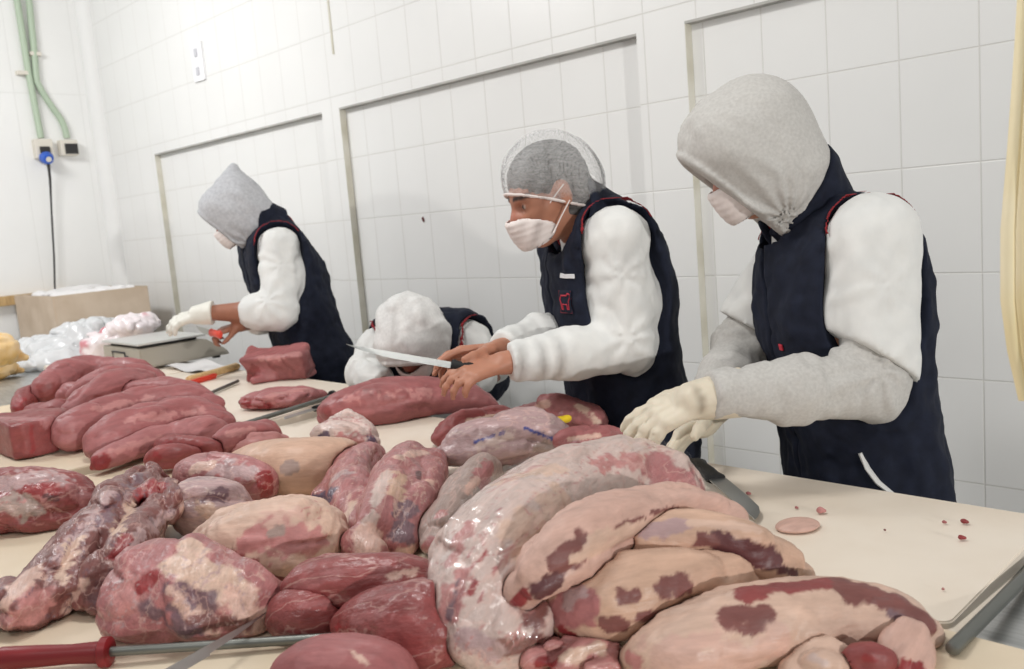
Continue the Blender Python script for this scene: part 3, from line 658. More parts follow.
def meat(name, label, chains, base='lean', paint=(), mat=None, h=.0045, zb=ZB, k=.03, amp=.009, fold=.008, fs=.045, vein=0.0, vc='fat', streak=.12, sq=None, flat=(), group=None, carve=True, free=False, two=None, extra=(), rs=1.0, pad=0.0):
    SEED[0] += 7; sd = SEED[0]; pr = []; allc = []; rmax = 0
    for ch in chains:
        s = spine([(q[0], q[1], q[2] * rs, *q[3:]) for q in ch], zb); allc += s
        for (a, ra), (b, rb) in zip(s, s[1:]) if len(s) > 1 else ((s[0], s[0]),):
            pr.append(ecap(a, b, ra, rb, sq[0], sq[1]) if sq else cap(a, b, ra, rb))
    rmax = max(r for _, r in allc); C = np.array([c for c, _ in allc]); ax = un(C[-1] - C[0]) if len(C) > 1 and np.linalg.norm(C[-1] - C[0]) > .01 else A(1, 0, 0)
    u = union(pr, k); planes = []
    lo, hi = C.min(0) - rmax * 1.5 - .015 - pad, C.max(0) + rmax * 1.5 + .015 + pad
    near = [g for g, l2, h2 in DONE if np.all(l2 < hi) and np.all(h2 > lo)] if carve else []
    for px, py, nx, ny, nz in flat:
        c = surf_pt(u, P(px, py, .3), ray(px, py)); planes.append((c, camdir(nx, ny, nz)))
    xs = [q() for q in extra]
    def raw(p):
        d = u(p)
        for e in xs: d = smin(d, e(p), k)
        m = np.abs(d) < .08
        if m.any():
            q = p[m]; qs = q - (q @ ax)[:, None] * ax * .6
            d = d.copy(); d[m] += amp * fbm(qs, .05, sd, 2) + folds(qs, fold, fs, sd + 3) + amp * .25 * fbm(q, .012, sd + 5, 2)
        for c, n in planes: d = smax(d, (p - c) @ n + .004, .006)
        return d if free else smax(d, zb + .0005 - p[:, 2], .008)
    def f(p):
        d = raw(p)
        for g in near: d = smax(d, .0015 - g(p), .004)
        return d
    if not free: lo[2] = zb - .005
    V, F = surface(f, lo, hi, h)
    if len(V) == 0: print('EMPTY', name); return None
    # colour belongs to the flesh: lean, fat, sinew and membrane in patches with ragged edges
    qs = V - (V @ ax)[:, None] * ax * .82
    c = np.tile(KC[base], (len(V), 1)); s1 = fbm(qs, .012, sd + 9, 3)
    c *= (1 + streak * s1)[:, None]
    if two: m = sstep(.0, .35, fbm(V, two[1], sd + 21, 3) + two[2]); c = c * (1 - m[:, None]) + KC[two[0]] * m[:, None]
    if paint: pv, dv = pix(V)
    def hit(x, y):
        e = np.hypot(pv[:, 0] - x, pv[:, 1] - y); k = np.nonzero(e < e.min() + 2.5)[0]; return V[k[np.argmin(dv[k])]]
    for q in paint:
        x0, y0, x1, y1, r, kc = q[:6]; soft = q[6] if len(q) > 6 else .35
        a = hit(x0, y0); b = hit(x1, y1)
        rr = r * depth((a + b) / 2) / FPX; dd = cap(a, b, 0)(V) + rr * soft * (1.1 * fbm(V, max(rr * .8, .012), sd + 31, 2) + .6 * fbm(V, .011, sd + 33, 2))
        w = sstep(rr * (1 + soft * .35), rr * (1 - soft * .35), dd); c = c * (1 - w[:, None]) + (KC[kc] * (1 + streak * s1)[:, None]) * w[:, None]
    if vein: w = sstep(vein, vein * .3, np.abs(fbm(qs, .035, sd + 41, 3))) * .8; c = c * (1 - w[:, None]) + KC[vc] * w[:, None]
    e1 = un(np.cross(ax, (.13, .21, .97))); o = mesh_obj(name, V, F, mat or M_LEAN, None, True, np.clip(c, 0.002, .95), (V - C[0]) @ np.stack([ax, e1, np.cross(ax, e1)], 1))
    tag(o, label, 'meat', group)
    LAST[0] = (f, V.min(0), V.max(0)); DONE.append((raw, V.min(0), V.max(0)))
    return o
D_ = .0
# ---- the pile at the front right, top pieces first
meat('meat_cut', 'large fat-covered cut with a dark lean top edge at the bottom right of the pile', [[(646, 656, 22), (690, 645, 33), (760, 627, 36), (830, 616, 33), (888, 622, 24), (928, 635, 9)]], 'fat',
     [(745, 590, 840, 578, 12, 'lean2'), (840, 582, 905, 600, 15, 'brown'), (900, 602, 935, 624, 9, 'brown'), (735, 617, 762, 617, 15, 'brown', .2), (892, 613, 900, 616, 6, 'purple'), (660, 660, 780, 650, 22, 'pinkfat', .5), (625, 655, 632, 660, 8, 'pink')], M_FAT, .0038, amp=.006, fold=.006)
meat('fat_slab', 'long curved slab of pale fat arching along the top of the right-hand pile', [[(514, 604, 7, .06), (537, 574, 16, .10), (577, 541, 21, .12), (624, 516, 20, .12), (672, 509, 16, .105), (715, 513, 12, .09), (740, 521, 6, .07)]], 'pinkfat',
     [(560, 563, 585, 545, 13, 'brown'), (540, 592, 552, 582, 11, 'dark'), (516, 604, 524, 598, 7, 'red'), (618, 527, 646, 521, 4, 'brown'), (655, 512, 680, 511, 3, 'brown'), (575, 560, 640, 531, 6, 'fat', .3), (660, 522, 720, 522, 4, 'fat', .3), (590, 540, 690, 517, 7, 'fat', .5)], M_FAT, .0038, amp=.006, fold=.006, free=True)
meat('meat_cut', 'slab with a lilac silverskin top and dark lean right end in the right-hand pile', [[(598, 560, 13, .06), (624, 551, 18, .075), (660, 541, 18, .085), (702, 537, 19, .085), (745, 549, 20, .065), (780, 564, 13, .045), (801, 573, 6, .03)]], 'tan',
     [(640, 525, 685, 520, 8, 'silver'), (715, 541, 775, 560, 12, 'dark', .3), (700, 540, 712, 540, 8, 'brown'), (600, 555, 615, 550, 9, 'pinkfat'), (780, 567, 798, 573, 5, 'dark'), (690, 518, 760, 528, 5, 'fat')], M_FAT, .0038, amp=.006, fold=.007, free=True)
meat('meat_cut', 'tan fat cut with two dark lean patches and a purplish cut left end', [[(568, 612, 23, .02), (612, 599, 29, .035), (660, 586, 25, .045), (712, 576, 20, .045), (758, 580, 10, .03)]], 'tan',
     [(556, 612, 580, 606, 17, 'rose'), (566, 596, 578, 590, 8, 'silver', .5), (622, 597, 636, 592, 8, 'brown', .5), (668, 588, 684, 582, 11, 'brown', .4), (608, 628, 620, 624, 10, 'brown'), (645, 616, 690, 610, 5, 'brown'), (560, 634, 572, 638, 6, 'red')], M_FAT, .0038, amp=.006, fold=.006, rs=1.1)
meat('meat_trimming', 'ragged pink trimmings under the left end of the purplish cut', [[(536, 660, 14), (570, 655, 19), (605, 652, 18), (625, 658, 11)], [(552, 648, 11), (590, 642, 12)]], 'pink', [(560, 655, 600, 650, 6, 'fat', .8), (540, 664, 552, 662, 6, 'red')], M_WET, .004, fold=.012, fs=.022, k=.012)
meat('fat_trimming', 'pale folded fat flap standing at the right end of the front cut', [[(900, 664, 12), (903, 645, 13, .01), (904, 636, 6, .02)], [(915, 664, 11), (908, 650, 8, .01)]], 'pinkfat', [(905, 667, 918, 667, 8, 'red')], M_FAT, .0036, fold=.008, fs=.03, rs=.8)
meat('fat_trimming', 'cream fat trimming at the bottom edge below the front cut', [[(795, 668, 13), (822, 660, 11, .01), (838, 668, 10)]], 'fat', [(812, 656, 824, 660, 5, 'white')], M_FAT, .0036, fold=.007, fs=.03, rs=.8)
meat('meat_scrap', 'dark red scrap between the fat flap and the cream trimming', [[(848, 666, 12), (872, 664, 14), (884, 668, 8)]], 'lean2', [(862, 655, 874, 657, 4, 'red')], M_LEAN, .0036, rs=.75)
meat('wrapped_joint', 'huge pale joint under clear film in the middle of the pile', [[(648, 472, 31, .04), (602, 484, 38, .045), (552, 510, 50, .035), (506, 555, 60, .02), (484, 606, 52, .0)], [(600, 476, 26, .05), (655, 482, 32, .03), (684, 496, 20, .02)], [(520, 592, 46, .01), (512, 636, 30, .0), (476, 634, 30, .0)]], 'white',
     [(655, 460, 690, 485, 24, 'rose', .6), (600, 462, 640, 455, 9, 'pink', .7), (462, 570, 446, 610, 11, 'pink', .8), (478, 560, 484, 550, 3, 'red'), (455, 600, 452, 620, 5, 'rose', .7), (470, 590, 474, 580, 3, 'red'), (500, 480, 560, 466, 9, 'fat'), (540, 640, 505, 648, 10, 'brown', .7), (465, 640, 490, 650, 12, 'silver'), (560, 500, 520, 540, 22, 'fat', .8), (548, 598, 530, 618, 10, 'brown', .7), (450, 560, 470, 520, 8, 'pink', .8), (466, 555, 500, 505, 2, 'rose', .4), (458, 600, 476, 560, 2, 'rose', .4), (480, 600, 496, 565, 2, 'rose', .5), (448, 620, 456, 580, 3, 'purple', .6)], M_WRAP, .0042, amp=.006, fold=.005, vein=.05, vc='pink')
M_CLING = newmat('cling film'); _t = M_CLING.node_tree; _t.nodes.remove(_t.nodes['Principled BSDF'])
_g = nd(M_CLING, 'ShaderNodeBsdfGlossy', Roughness=.16); _tr = nd(M_CLING, 'ShaderNodeBsdfTransparent'); _mx = nd(M_CLING, 'ShaderNodeMixShader'); _lw = nd(M_CLING, 'ShaderNodeNewGeometry')
_f = math_(M_CLING, 'MULTIPLY', math_(M_CLING, 'SUBTRACT', 1.0, _lw.outputs['Backfacing']), .055)
_t.links.new(_f, _mx.inputs[0]); _t.links.new(_tr.outputs[0], _mx.inputs[1]); _t.links.new(_g.outputs[0], _mx.inputs[2]); _t.links.new(_mx.outputs[0], [n for n in _t.nodes if n.type == 'OUTPUT_MATERIAL'][0].inputs[0])
def cling(o, region, amp=.004):
    f, l, u = LAST[0]
    def g(p):
        d = f(p) - .006 + folds(p, amp, .045, 77) + folds(p, amp * .5, .02, 79)
        return np.maximum(np.maximum(d, region(p)), ZB + .002 - p[:, 2])
    V, F = surface(g, l - .02, u + .02, .0042); c = mesh_obj('film', V, F, M_CLING, o); c['label'] = 'crumpled clear film'; return c
_o = bpy.data.objects['wrapped_joint']; _a = P(560, 520, 1.3)
cling(_o, lambda p: -np.ones(len(p)))
meat('wrapped_cut', 'film-wrapped cut with blue print at the back of the pile', [[(452, 453, 12, .02), (495, 440, 18, .03), (532, 434, 18, .03), (556, 443, 14, .02)]], 'silver', [(480, 442, 510, 432, 5, 'white', .8), (545, 448, 560, 452, 8, 'grey'), (524, 426, 552, 436, 1.6, 'blue', .1), (552, 436, 556, 443, 1.6, 'blue', .1), (474, 441, 504, 430, 1.8, 'blue', .5)], M_WRAP, .0045, vein=.05, vc='white', rs=1.2)
meat('meat_cut', 'lean cut with a fat rim behind the film-wrapped cut, under the yellow tag', [[(524, 416, 9, .02), (556, 413, 14, .03), (584, 420, 13, .02), (596, 430, 7, .02)]], 'rose', [(575, 404, 598, 424, 4, 'fat'), (530, 408, 545, 402, 4, 'pinkfat')], M_LEAN, .0045, rs=1.1)
meat('meat_strip', 'pink lean strip at the right of the yellow tag before the gloved hand', [[(568, 446, 11, .03), (598, 441, 10, .03), (622, 438, 7, .03)]], 'lean', [(570, 436, 600, 433, 3, 'pinkfat')], M_LEAN, .0045, rs=1.1)
meat('meat_cut', 'reddish flank strip with a fat rim left of the film-wrapped cut', [[(442, 440, 8), (466, 427, 11, .01), (498, 421, 9, .01), (520, 420, 6, .01)]], 'lean2', [(470, 418, 515, 412, 4, 'fat')], M_LEAN, .0045, rs=1.15)
meat('meat_cut', 'slim beige-topped muscle with a sliced lower end left of the huge wrapped joint', [[(436, 542, 15, .0), (455, 507, 16, .02), (475, 478, 13, .04), (491, 464, 8, .05)]], 'grey', [(432, 552, 440, 550, 12, 'rose', .2), (480, 480, 494, 465, 9, 'rose'), (470, 490, 480, 478, 5, 'pinkfat'), (438, 513, 442, 511, 5, 'pink', .2)], M_WET, .004, flat=[(431, 556, -.25, .8, -.5)], amp=.004, rs=1.14)
meat('opened_muscle', 'opened fan-shaped muscle with a white tendon in the centre of the pile', [[(374, 540, 15), (352, 502, 20), (352, 472, 17, .01), (374, 455, 12, .02)], [(384, 525, 17, .02), (396, 480, 20, .03), (414, 456, 13, .03)], [(404, 542, 14), (414, 505, 19, .01), (428, 474, 15, .02), (434, 458, 9, .02)], [(360, 546, 16, .01), (372, 552, 14, .01)], [(322, 500, 12), (345, 488, 15)], [(370, 520, 8, .055), (385, 477, 10, .06)]], 'rose',
     [(368, 522, 386, 472, 8, 'white', .2), (372, 530, 362, 552, 15, 'pinkfat', .3), (312, 505, 326, 496, 10, 'violet', .35), (330, 480, 345, 470, 7, 'silver', .6), (395, 490, 402, 475, 8, 'tan', .6), (420, 476, 422, 470, 3, 'dark', .2), (402, 530, 410, 505, 12, 'purple', .6), (425, 520, 432, 480, 5, 'pinkfat', .5), (400, 558, 410, 562, 8, 'pinkfat'), (345, 520, 352, 500, 6, 'fat', .8), (400, 455, 425, 450, 5, 'pinkfat')], M_WET, .0038, rs=1.14, k=.018, amp=.004, fold=.004, fs=.05, vein=.04, vc='pinkfat')
meat('meat_cut', 'fat-topped cut with a dark lean lower face left of the fan-shaped muscle', [[(208, 545, 20), (250, 545, 33), (295, 542, 34), (318, 536, 26)]], 'fat', [(200, 556, 240, 570, 17, 'lean2', .25), (240, 572, 280, 582, 8, 'lean2', .3), (270, 520, 300, 510, 10, 'pinkfat', .8), (250, 540, 310, 540, 14, 'pink', .9), (270, 532, 280, 528, 5, 'grey', .8)], M_FAT, .004, vein=.03, vc='pink', fold=.007, rs=1.1)
meat('meat_cut', 'smooth tan fat-covered slab with one grey oval mark', [[(244, 468, 19, .01), (288, 469, 25, .01), (332, 465, 21, .01), (352, 460, 14, .01)]], 'tan', [(286, 467, 292, 465, 8, 'grey', .2), (335, 480, 355, 465, 9, 'pinkfat')], M_FAT, .0045, amp=.003, fold=.001, streak=.06, rs=1.05)
meat('meat_cut', 'white and violet marbled hump behind the tan slab', [[(324, 440, 9, .03), (349, 434, 14, .035), (372, 442, 9, .03)]], 'white', [(318, 440, 324, 436, 5, 'violet'), (340, 440, 360, 446, 7, 'pink', .8), (372, 436, 376, 444, 4, 'violet')], M_WET, .004, vein=.06, vc='rose', rs=1.2)
meat('meat_cut', 'pinkish silverskin muscle with a red sliced right end', [[(190, 473, 14, .02), (226, 477, 20, .02), (260, 483, 17, .02)]], 'rose', [(268, 478, 270, 490, 9, 'red', .2), (215, 465, 245, 470, 9, 'silver', .8), (190, 468, 210, 462, 6, 'pinkfat')], M_WET, .004, flat=[(268, 484, .85, .1, -.5)], amp=.004, rs=1.06)
meat('meat_cut', 'grey-white silverskin cut beside the red-topped draped piece', [[(188, 510, 20, .02), (215, 506, 19, .02), (246, 514, 8, .01)]], 'silver', [(200, 510, 222, 516, 9, 'fat', .6), (210, 496, 225, 490, 6, 'purple', .8)], M_WET, .004, vein=.04, vc='white')
meat('draped_meat', 'long dark membrane-covered piece draped diagonally with a bright red knob on top', [[(150, 480, 16, .02), (122, 508, 26, .02), (90, 545, 32, .015), (58, 582, 28), (28, 606, 24), (6, 600, 16)], [(174, 500, 14, .05), (140, 535, 17, .05), (112, 570, 20, .03), (88, 598, 15)], [(155, 494, 17, .06), (164, 492, 13, .06)], [(182, 486, 7, .06), (184, 505, 7, .055)], [(125, 585, 24), (105, 605, 14)]], 'brown',
     [(110, 490, 60, 560, 8, 'silver', .7), (140, 472, 105, 520, 7, 'purple', .7), (146, 490, 158, 486, 14, 'red', .2), (180, 482, 184, 510, 5, 'pinkfat'), (172, 512, 130, 540, 8, 'silver', .3), (128, 535, 118, 555, 7, 'red', .4), (120, 575, 105, 600, 13, 'dark', .4), (40, 600, 22, 620, 18, 'pink', .4), (10, 590, 30, 570, 12, 'pinkfat', .8), (60, 575, 75, 540, 6, 'fat', .9), (85, 580, 70, 610, 5, 'pinkfat', .9), (135, 500, 115, 530, 6, 'tan', .8)], M_WET, .0038, k=.022, fold=.009, fs=.035, vein=.04, vc='purple')
meat('meat_cut', 'rounded fat-and-purple cut in front of the draped piece, near the red-handled steel', [[(138, 608, 36), (168, 588, 44), (212, 596, 40), (248, 606, 27), (260, 610, 16)], [(180, 566, 24, .02), (186, 552, 12, .02)]], 'rose', [(178, 560, 190, 545, 17, 'fat', .4), (200, 575, 235, 590, 22, 'fat', .6), (130, 590, 120, 610, 16, 'pink', .8), (140, 582, 152, 576, 8, 'red', .3), (240, 600, 262, 620, 16, 'pinkfat', .6), (165, 605, 200, 615, 20, 'purple', .8), (170, 590, 215, 630, 6, 'pinkfat', .9), (200, 625, 245, 630, 8, 'brown', .6)], M_WET, .004, fold=.005, vein=.04, vc='silver')
meat('meat_cut', 'silver and red chunk at the left edge behind the draped piece', [[(-14, 505, 32), (32, 503, 29), (66, 502, 23), (84, 499, 13)]], 'lean2', [(0, 482, 60, 478, 11, 'silver', .5), (32, 486, 50, 488, 7, 'red', .5), (48, 498, 58, 500, 3, 'dark', .2), (10, 500, 30, 505, 10, 'grey', .8), (75, 488, 85, 495, 8, 'rose')], M_WET, .004, vein=.035, vc='pink')
meat('meat_scrap', 'small grey scrap tucked between two big cuts', [[(262, 590, 11), (270, 594, 9)]], 'grey', [], M_WET, .004, rs=1.2)
meat('lean_piece', 'rounded end of deep red lean meat above the front red chunk', [[(288, 600, 10, .02), (325, 582, 18, .03), (372, 582, 18, .03), (420, 584, 19, .02)]], 'lean2', [(300, 585, 340, 570, 6, 'lean', .6), (390, 575, 415, 570, 4, 'pinkfat', .7)], M_WET, .004, amp=.004, fold=.003, rs=1.22)
meat('lean_piece', 'flat deep red lean piece just beyond the tip of the front steel', [[(286, 618, 15), (318, 612, 17), (350, 606, 9)]], 'lean2', [(340, 606, 354, 604, 5, 'tan'), (300, 604, 330, 600, 4, 'lean')], M_WET, .004, amp=.003, fold=.002, rs=1.25)
meat('lean_piece', 'large deep red lean chunk left of the huge wrapped joint', [[(346, 626, 14), (384, 624, 24), (425, 630, 30), (440, 622, 28)]], 'lean2', [(336, 628, 346, 630, 6, 'red'), (352, 616, 380, 612, 5, 'lean', .6), (385, 650, 395, 610, 2, 'lean')], M_WET, .004, amp=.004, fold=.003, rs=1.2)
meat('lean_piece', 'pale pink lean piece at the bottom edge by the steel', [[(292, 676, 22), (340, 671, 26), (380, 676, 22), (400, 684, 14)]], 'lean', [(354, 652, 366, 660, 4, 'pinkfat', .4), (300, 660, 340, 655, 8, 'rose')], M_LEAN, .004, amp=.003, fold=.002)
# ---- lean cuts beyond
G = None
far = dict(zb=ZF, h=.005, amp=.0055, fold=.006, mat=M_LEAN)
def lc(label, ch, base='lean', paint=(), **kw):
    q = dict(far); q.update(kw); ch = [[(a[0], a[1] - a[2] * .06, a[2] * 1.14, *a[3:]) for a in c_] for c_ in ch]; return meat('lean_cut', label, ch, base, paint, **q)
lc('long smooth lean cut, front of the row on the far board', [[(104, 444, 16, .0), (140, 432, 19), (182, 421, 17), (222, 423, 11)]], 'lean', [(100, 455, 108, 440, 12, 'rose'), (130, 418, 200, 408, 5, 'pink', .6)])
lc('long lean cut second from the front of the row', [[(72, 436, 15, .01), (98, 422, 17, .02), (142, 409, 15, .03), (190, 405, 13, .03), (215, 410, 9, .02)]], 'lean', [(68, 440, 76, 428, 10, 'rose'), (100, 408, 150, 396, 4, 'pink', .6)])
lc('slim lean cut with a red sinewy end in front of the row', [[(97, 465, 6), (124, 454, 9), (160, 441, 11), (200, 433, 12), (222, 431, 7)]], 'rose', [(92, 467, 104, 462, 8, 'red', .5), (115, 450, 160, 438, 4, 'pink', .7)])
lc('short dark lean strip folded before the row', [[(162, 446, 7, .01), (188, 447, 8, .01), (216, 450, 6, .01)]], 'lean2', [(160, 445, 168, 445, 5, 'red')])
lc('red strip under the dark folded strip', [[(152, 461, 8), (176, 460, 8), (200, 457, 5)]], 'lean2', [(148, 460, 156, 460, 6, 'red')])
lc('thin pink fillet at the right end of the row', [[(212, 449, 6, .01), (238, 439, 10, .01), (264, 433, 8, .01), (276, 436, 4)]], 'lean', [(230, 432, 255, 428, 4, 'pink')])
lc('flat pink offcut under the thin fillet', [[(230, 449, 7), (258, 445, 7), (285, 440, 4)]], 'pink')
lc('short ridge-shaped lean cut half hidden in the middle of the row', [[(117, 397, 9, .04), (152, 392, 10, .05), (188, 393, 9, .05), (206, 399, 7, .04)]], 'lean')
lc('upturned lean cut with a dark inner face in the row', [[(74, 411, 10, .03), (98, 399, 13, .04), (124, 388, 14, .05), (150, 385, 9, .05)]], 'lean', [(100, 402, 135, 392, 7, 'lean2', .5)])
lc('curved lean cut near the back of the row', [[(76, 396, 8, .04), (112, 382, 12, .06), (146, 379, 9, .06), (160, 384, 6, .05)]], 'lean', [(85, 394, 100, 392, 5, 'lean2')])
lc('rearmost lean cut of the row with a dark front face', [[(47, 391, 12, .02), (68, 378, 14, .04), (98, 372, 11, .05), (130, 371, 9, .06), (153, 377, 6, .05)]], 'lean', [(50, 394, 90, 382, 8, 'lean2', .4)])
lc('small dark red wedge at the back left of the row', [[(20, 409, 7), (30, 398, 9, .01), (36, 396, 7, .01)]], 'lean2', [(18, 398, 22, 412, 5, 'red', .5)])
lc('small dark chunk between the wedge and the big block', [[(34, 417, 11), (56, 413, 12, .01)]], 'lean2', [(40, 405, 60, 402, 5, 'lean')])
lc('tiny scraps of lean between the dark chunk and the rearmost cut', [[(62, 398, 5, .03), (74, 394, 6, .03), (84, 398, 5, .03)]], 'lean')
_c = at(14, 436, ZF + .05); _x = un(A(.60, .80, 0)); _y = A(-.80, .60, 0)
lc('big squared dark lean block at the left edge', [[(20, 440, 10), (40, 440, 10)]], 'lean2', [(-10, 419, 50, 419, 6, 'rose', .4), (33, 428, 36, 452, 2, 'red')], extra=[lambda: box(_c, (_x, _y, A(0, 0, 1)), (.125, .10, .050), .012)], amp=.005)
_u = at(279, 366, ZF + .05); _ux = un(A(.80, .60, 0)); _uy = un(A(-.60, .80, .35)); _uz = np.cross(_ux, _uy)
lc('upright lean block standing on the far board', [[(254, 381, 4), (300, 373, 4)]], 'lean', [(240, 384, 252, 372, 8, 'lean2', .4), (262, 356, 300, 352, 4, 'pink')], extra=[lambda: box(_u, (_ux, _uy, _uz), (.118, .052, .066), .012)], amp=.006, k=.03, pad=.11)
lc('flat frayed slice of lean before the upright block', [[(248, 402, 9), (282, 398, 11), (316, 395, 9)]], 'rose', [(240, 404, 270, 408, 4, 'red', .7), (270, 393, 310, 388, 4, 'pink')], sq=((0, 0, 1), .6), fold=.006, fs=.02)
lc('long tapering lean cut lying alone before the bent worker', [[(328, 416, 10), (354, 409, 18), (388, 404, 19), (434, 400, 15), (464, 401, 11), (494, 408, 3)]], 'lean', [(322, 412, 328, 420, 8, 'lean2', .3), (350, 396, 430, 390, 5, 'pink', .7)], zb=ZB)
# ---- crumbs of meat on the near board
for i, (px, py, r, kc, lb) in enumerate([(748, 494, 2.2, 'lean', 'tiny lean crumb on the near board by the knife blade'), (796, 508, 2.4, 'lean', 'small lean crumb left of the biggest crumb on the near board'), (820, 511, 4.2, 'pink', 'biggest pinkish crumb in the middle of the near board'), (885, 531, 2.0, 'brown', 'tiny brown crumb in the centre right of the near board'), (901, 506, 1.8, 'pink', 'pale speck near the rear edge of the near board'), (944, 523, 2.2, 'lean', 'small crumb just left of the rear red crumb on the near board'), (964, 522, 3.2, 'red', 'bright red crumb nearest the rear edge of the near board'), (961, 538, 3.6, 'red', 'bright red crumb in front of the other red crumb on the near board'), (943, 590, 2.0, 'pink', 'pale crumb near the front right corner of the near board')]):
    meat('meat_crumb', lb, [[(px, py, r), (px + r, py + .6, r * .7)]], kc, [], M_LEAN, .0013, amp=.001, fold=.001, fs=.006, group='meat crumbs on the near board', carve=False)
meat('fat_smear', 'pale flat smear of fat on the near board', [[(785, 530, 1.6), (797, 527, 2.8), (808, 525, 1.6)]], 'pinkfat', [], M_FAT, .002, sq=((0, 0, 1), .4), amp=.001, fold=.0005, carve=False)
# ------------------------------------------------------------------ knives and steels
M_BLADE = bump(newmat('blade steel', lin(178, 180, 178), .3, .85), 80, .08, .0004, stretch=(1, 1, 20))
M_ROD = newmat('dull steel rod', lin(120, 122, 118), .42, .8)
M_REDP = newmat('red plastic handle', lin(128, 26, 32), .4)
M_ORANGE = newmat('orange red plastic', lin(214, 66, 48), .4)
M_WOOD = mottle(newmat('pale wood', rough=.6), lin(200, 164, 110), lin(222, 190, 140), 30, stretch=(1, 8, 1))
def steel_rod(label, a, b, r, hl=None, hr=.013, hmat=None, guard=0, name='sharpening_steel'):
    """a = handle end of the rod, b = tip; handle reaches hl beyond a"""
    t = empty(name, a, label, 'sharpening steel'); d = un(b - a); L = np.linalg.norm(b - a)
    mb = MB(); mb.tube([a, a + d * L * .9, b - d * r * .8, b - d * r * .2, b], [r, r, r, r * .8, r * .4], 18); mb.build('rod', M_ROD, t, True)
    if hl:
        mb = MB(); mb.tube([a - d * v * hl for v in (0, .06, .3, .6, .9, 1)], [hr * v for v in (.85, 1, .88, 1.0, 1.05, .8)], 16); mb.build('handle', hmat, t, True)
    if guard:
        mb = MB(); mb.tube([a - d * .006, a - d * .004, a + d * .006, a + d * .008], [guard * .85, guard, guard, guard * .85], 24); mb.build('guard', hmat, t, True)
    return t
def knife(label, a, d, e, L, w, hl, hmat, tip=.2, th=.002, hw=.026, belly=1.0):
    """a = heel of the blade, d = towards the tip, e = towards the cutting edge"""
    d = un(d); e = un(e - d * (e @ d)); n = np.cross(d, e); t = empty('knife', a, label, 'knife')
    U = [0, .02, .5, 1 - tip, 1 - tip * .5, 1 - tip * .15, 1.0]; lo = [w, w, w, w * .92, w * .62, w * .25, w * .02]; hi = [0, 0, 0, 0, w * .01, w * .03, w * .02 - .0005]
    poly = [a + d * L * u + e * v for u, v in zip(U, hi)] + [a + d * L * u + e * v for u, v in reversed(list(zip(U, lo)))]
    mb = MB(); V = []; k = len(U)
    for u, s, c in zip(U, hi, lo):
        for q, z in ((s, th / 2), (s, -th / 2), (c, 0.0)): V.append(mb.bm.verts.new(a + d * L * u + e * q + n * z))
    for i in range(k - 1):
        p, q = V[3 * i:3 * i + 3], V[3 * i + 3:3 * i + 6]
        for x, y in ((0, 1), (1, 2), (2, 0)): mb.bm.faces.new((p[x], p[y], q[y], q[x]))
    mb.bm.faces.new(V[:3]); mb.bm.faces.new(V[-3:][::-1]); mb.build('blade', M_BLADE, t)
    st = [(0, .55), (.05, .62), (.2, .5), (.45, .56), (.7, .5), (.88, .66), (1, .5)]; mb = MB(); rings = []
    for u, s in st:
        c = a - d * hl * u + e * w * (.42 - .1 * u); ring = []
        for ang in np.linspace(0, 2 * math.pi, 14, endpoint=False): ring.append(mb.bm.verts.new(c + e * math.cos(ang) * hw * s + n * math.sin(ang) * .0095 * (1 if u < 1 else .7)))
        rings.append(ring)
    for p, q in zip(rings, rings[1:]):
        for j in range(14): mb.bm.faces.new((p[j], p[(j + 1) % 14], q[(j + 1) % 14], q[j]))
    mb.bm.faces.new(rings[0][::-1]); mb.bm.faces.new(rings[-1]); mb.build('handle', hmat, t, True)
    return t
# long knife held by the worker in the hairnet
a, b = P(452, 362, 2.035), P(346, 344, 2.06)
knife('long slim knife held out flat in the bare hand of the worker in the hairnet', a, b - a, camdir(.1, 1, -.3), np.linalg.norm(b - a), .015, .085, M_BLACK, .35, hw=.022)
a, b = P(211, 330, 3.42), P(194, 325, 3.56)
knife('knife with a red handle in the hand of the farthest worker', a, b - a, camdir(0, 1, 0), .16, .022, .10, M_ORANGE, .4)
# knife with the black handle on the near board
a, b = at(709, 480, ZB + .022), at(764, 528, ZB + .008)
knife('black-handled knife lying by the gloved hand with its blade along the pile', a, b - a, un(np.cross(b - a, (0, 0, 1))) * -1, .20, .034, .11, M_BLACK, .25, hw=.034)
a, b = at(105, 652, ZB + .019), at(341, 637, ZB + .010)
steel_rod('sharpening steel with a thick red handle and round red guard at the front left', a, b, .0065, .15, .0145, M_REDP, .020)
a, b = at(951, 650, ZB + .010), at(1040, 562, ZS + .010)
steel_rod('bare grey steel rod lying across the corner of the near board at right', b, a, .0085)
a, b = at(333, 396, ZF + .018), at(241, 425, ZF + .010)
steel_rod('sharpening steel with a slim black handle lying beside the long tapering cut', a, b, .0072, .15, .0105, M_BLACK, .018)
a, b = at(238, 381, ZF + .009), at(206, 395, ZF + .009)
steel_rod('thin grey steel lying behind the upright lean block', a, b, .006)
a, b = at(186, 383, ZF + .013), at(216, 375, ZF + .013)
knife('red-handled knife lying before the scale', a - un(a - b) * .0, a - b, A(0, 0, -1) * .2 + np.cross(a - b, (0, 0, 1)), .13, .02, np.linalg.norm(a - b), M_ORANGE, hw=.028)
a, b = at(238, 366, ZF + .017), at(188, 380, ZF + .017)
mb = MB(); mb.tube([a, a * .97 + b * .03, a * .5 + b * .5, b * .97 + a * .03, b], [.012, .015, .014, .015, .012], 14); tag(mb.build('wooden_stick', M_WOOD, None, True), 'pale wooden stick lying between the scale and the red-handled knife', 'stick')
a = at(318, 409, ZF + .012); b = at(292, 417, ZF + .012)
knife('dark knife blade lying under the black-handled steel', a, b - a, np.cross(b - a, (0, 0, 1)), .13, .03, .10, M_BLACK)
a, b = at(128, 690, ZB + .060), at(268, 611, ZB + .034)
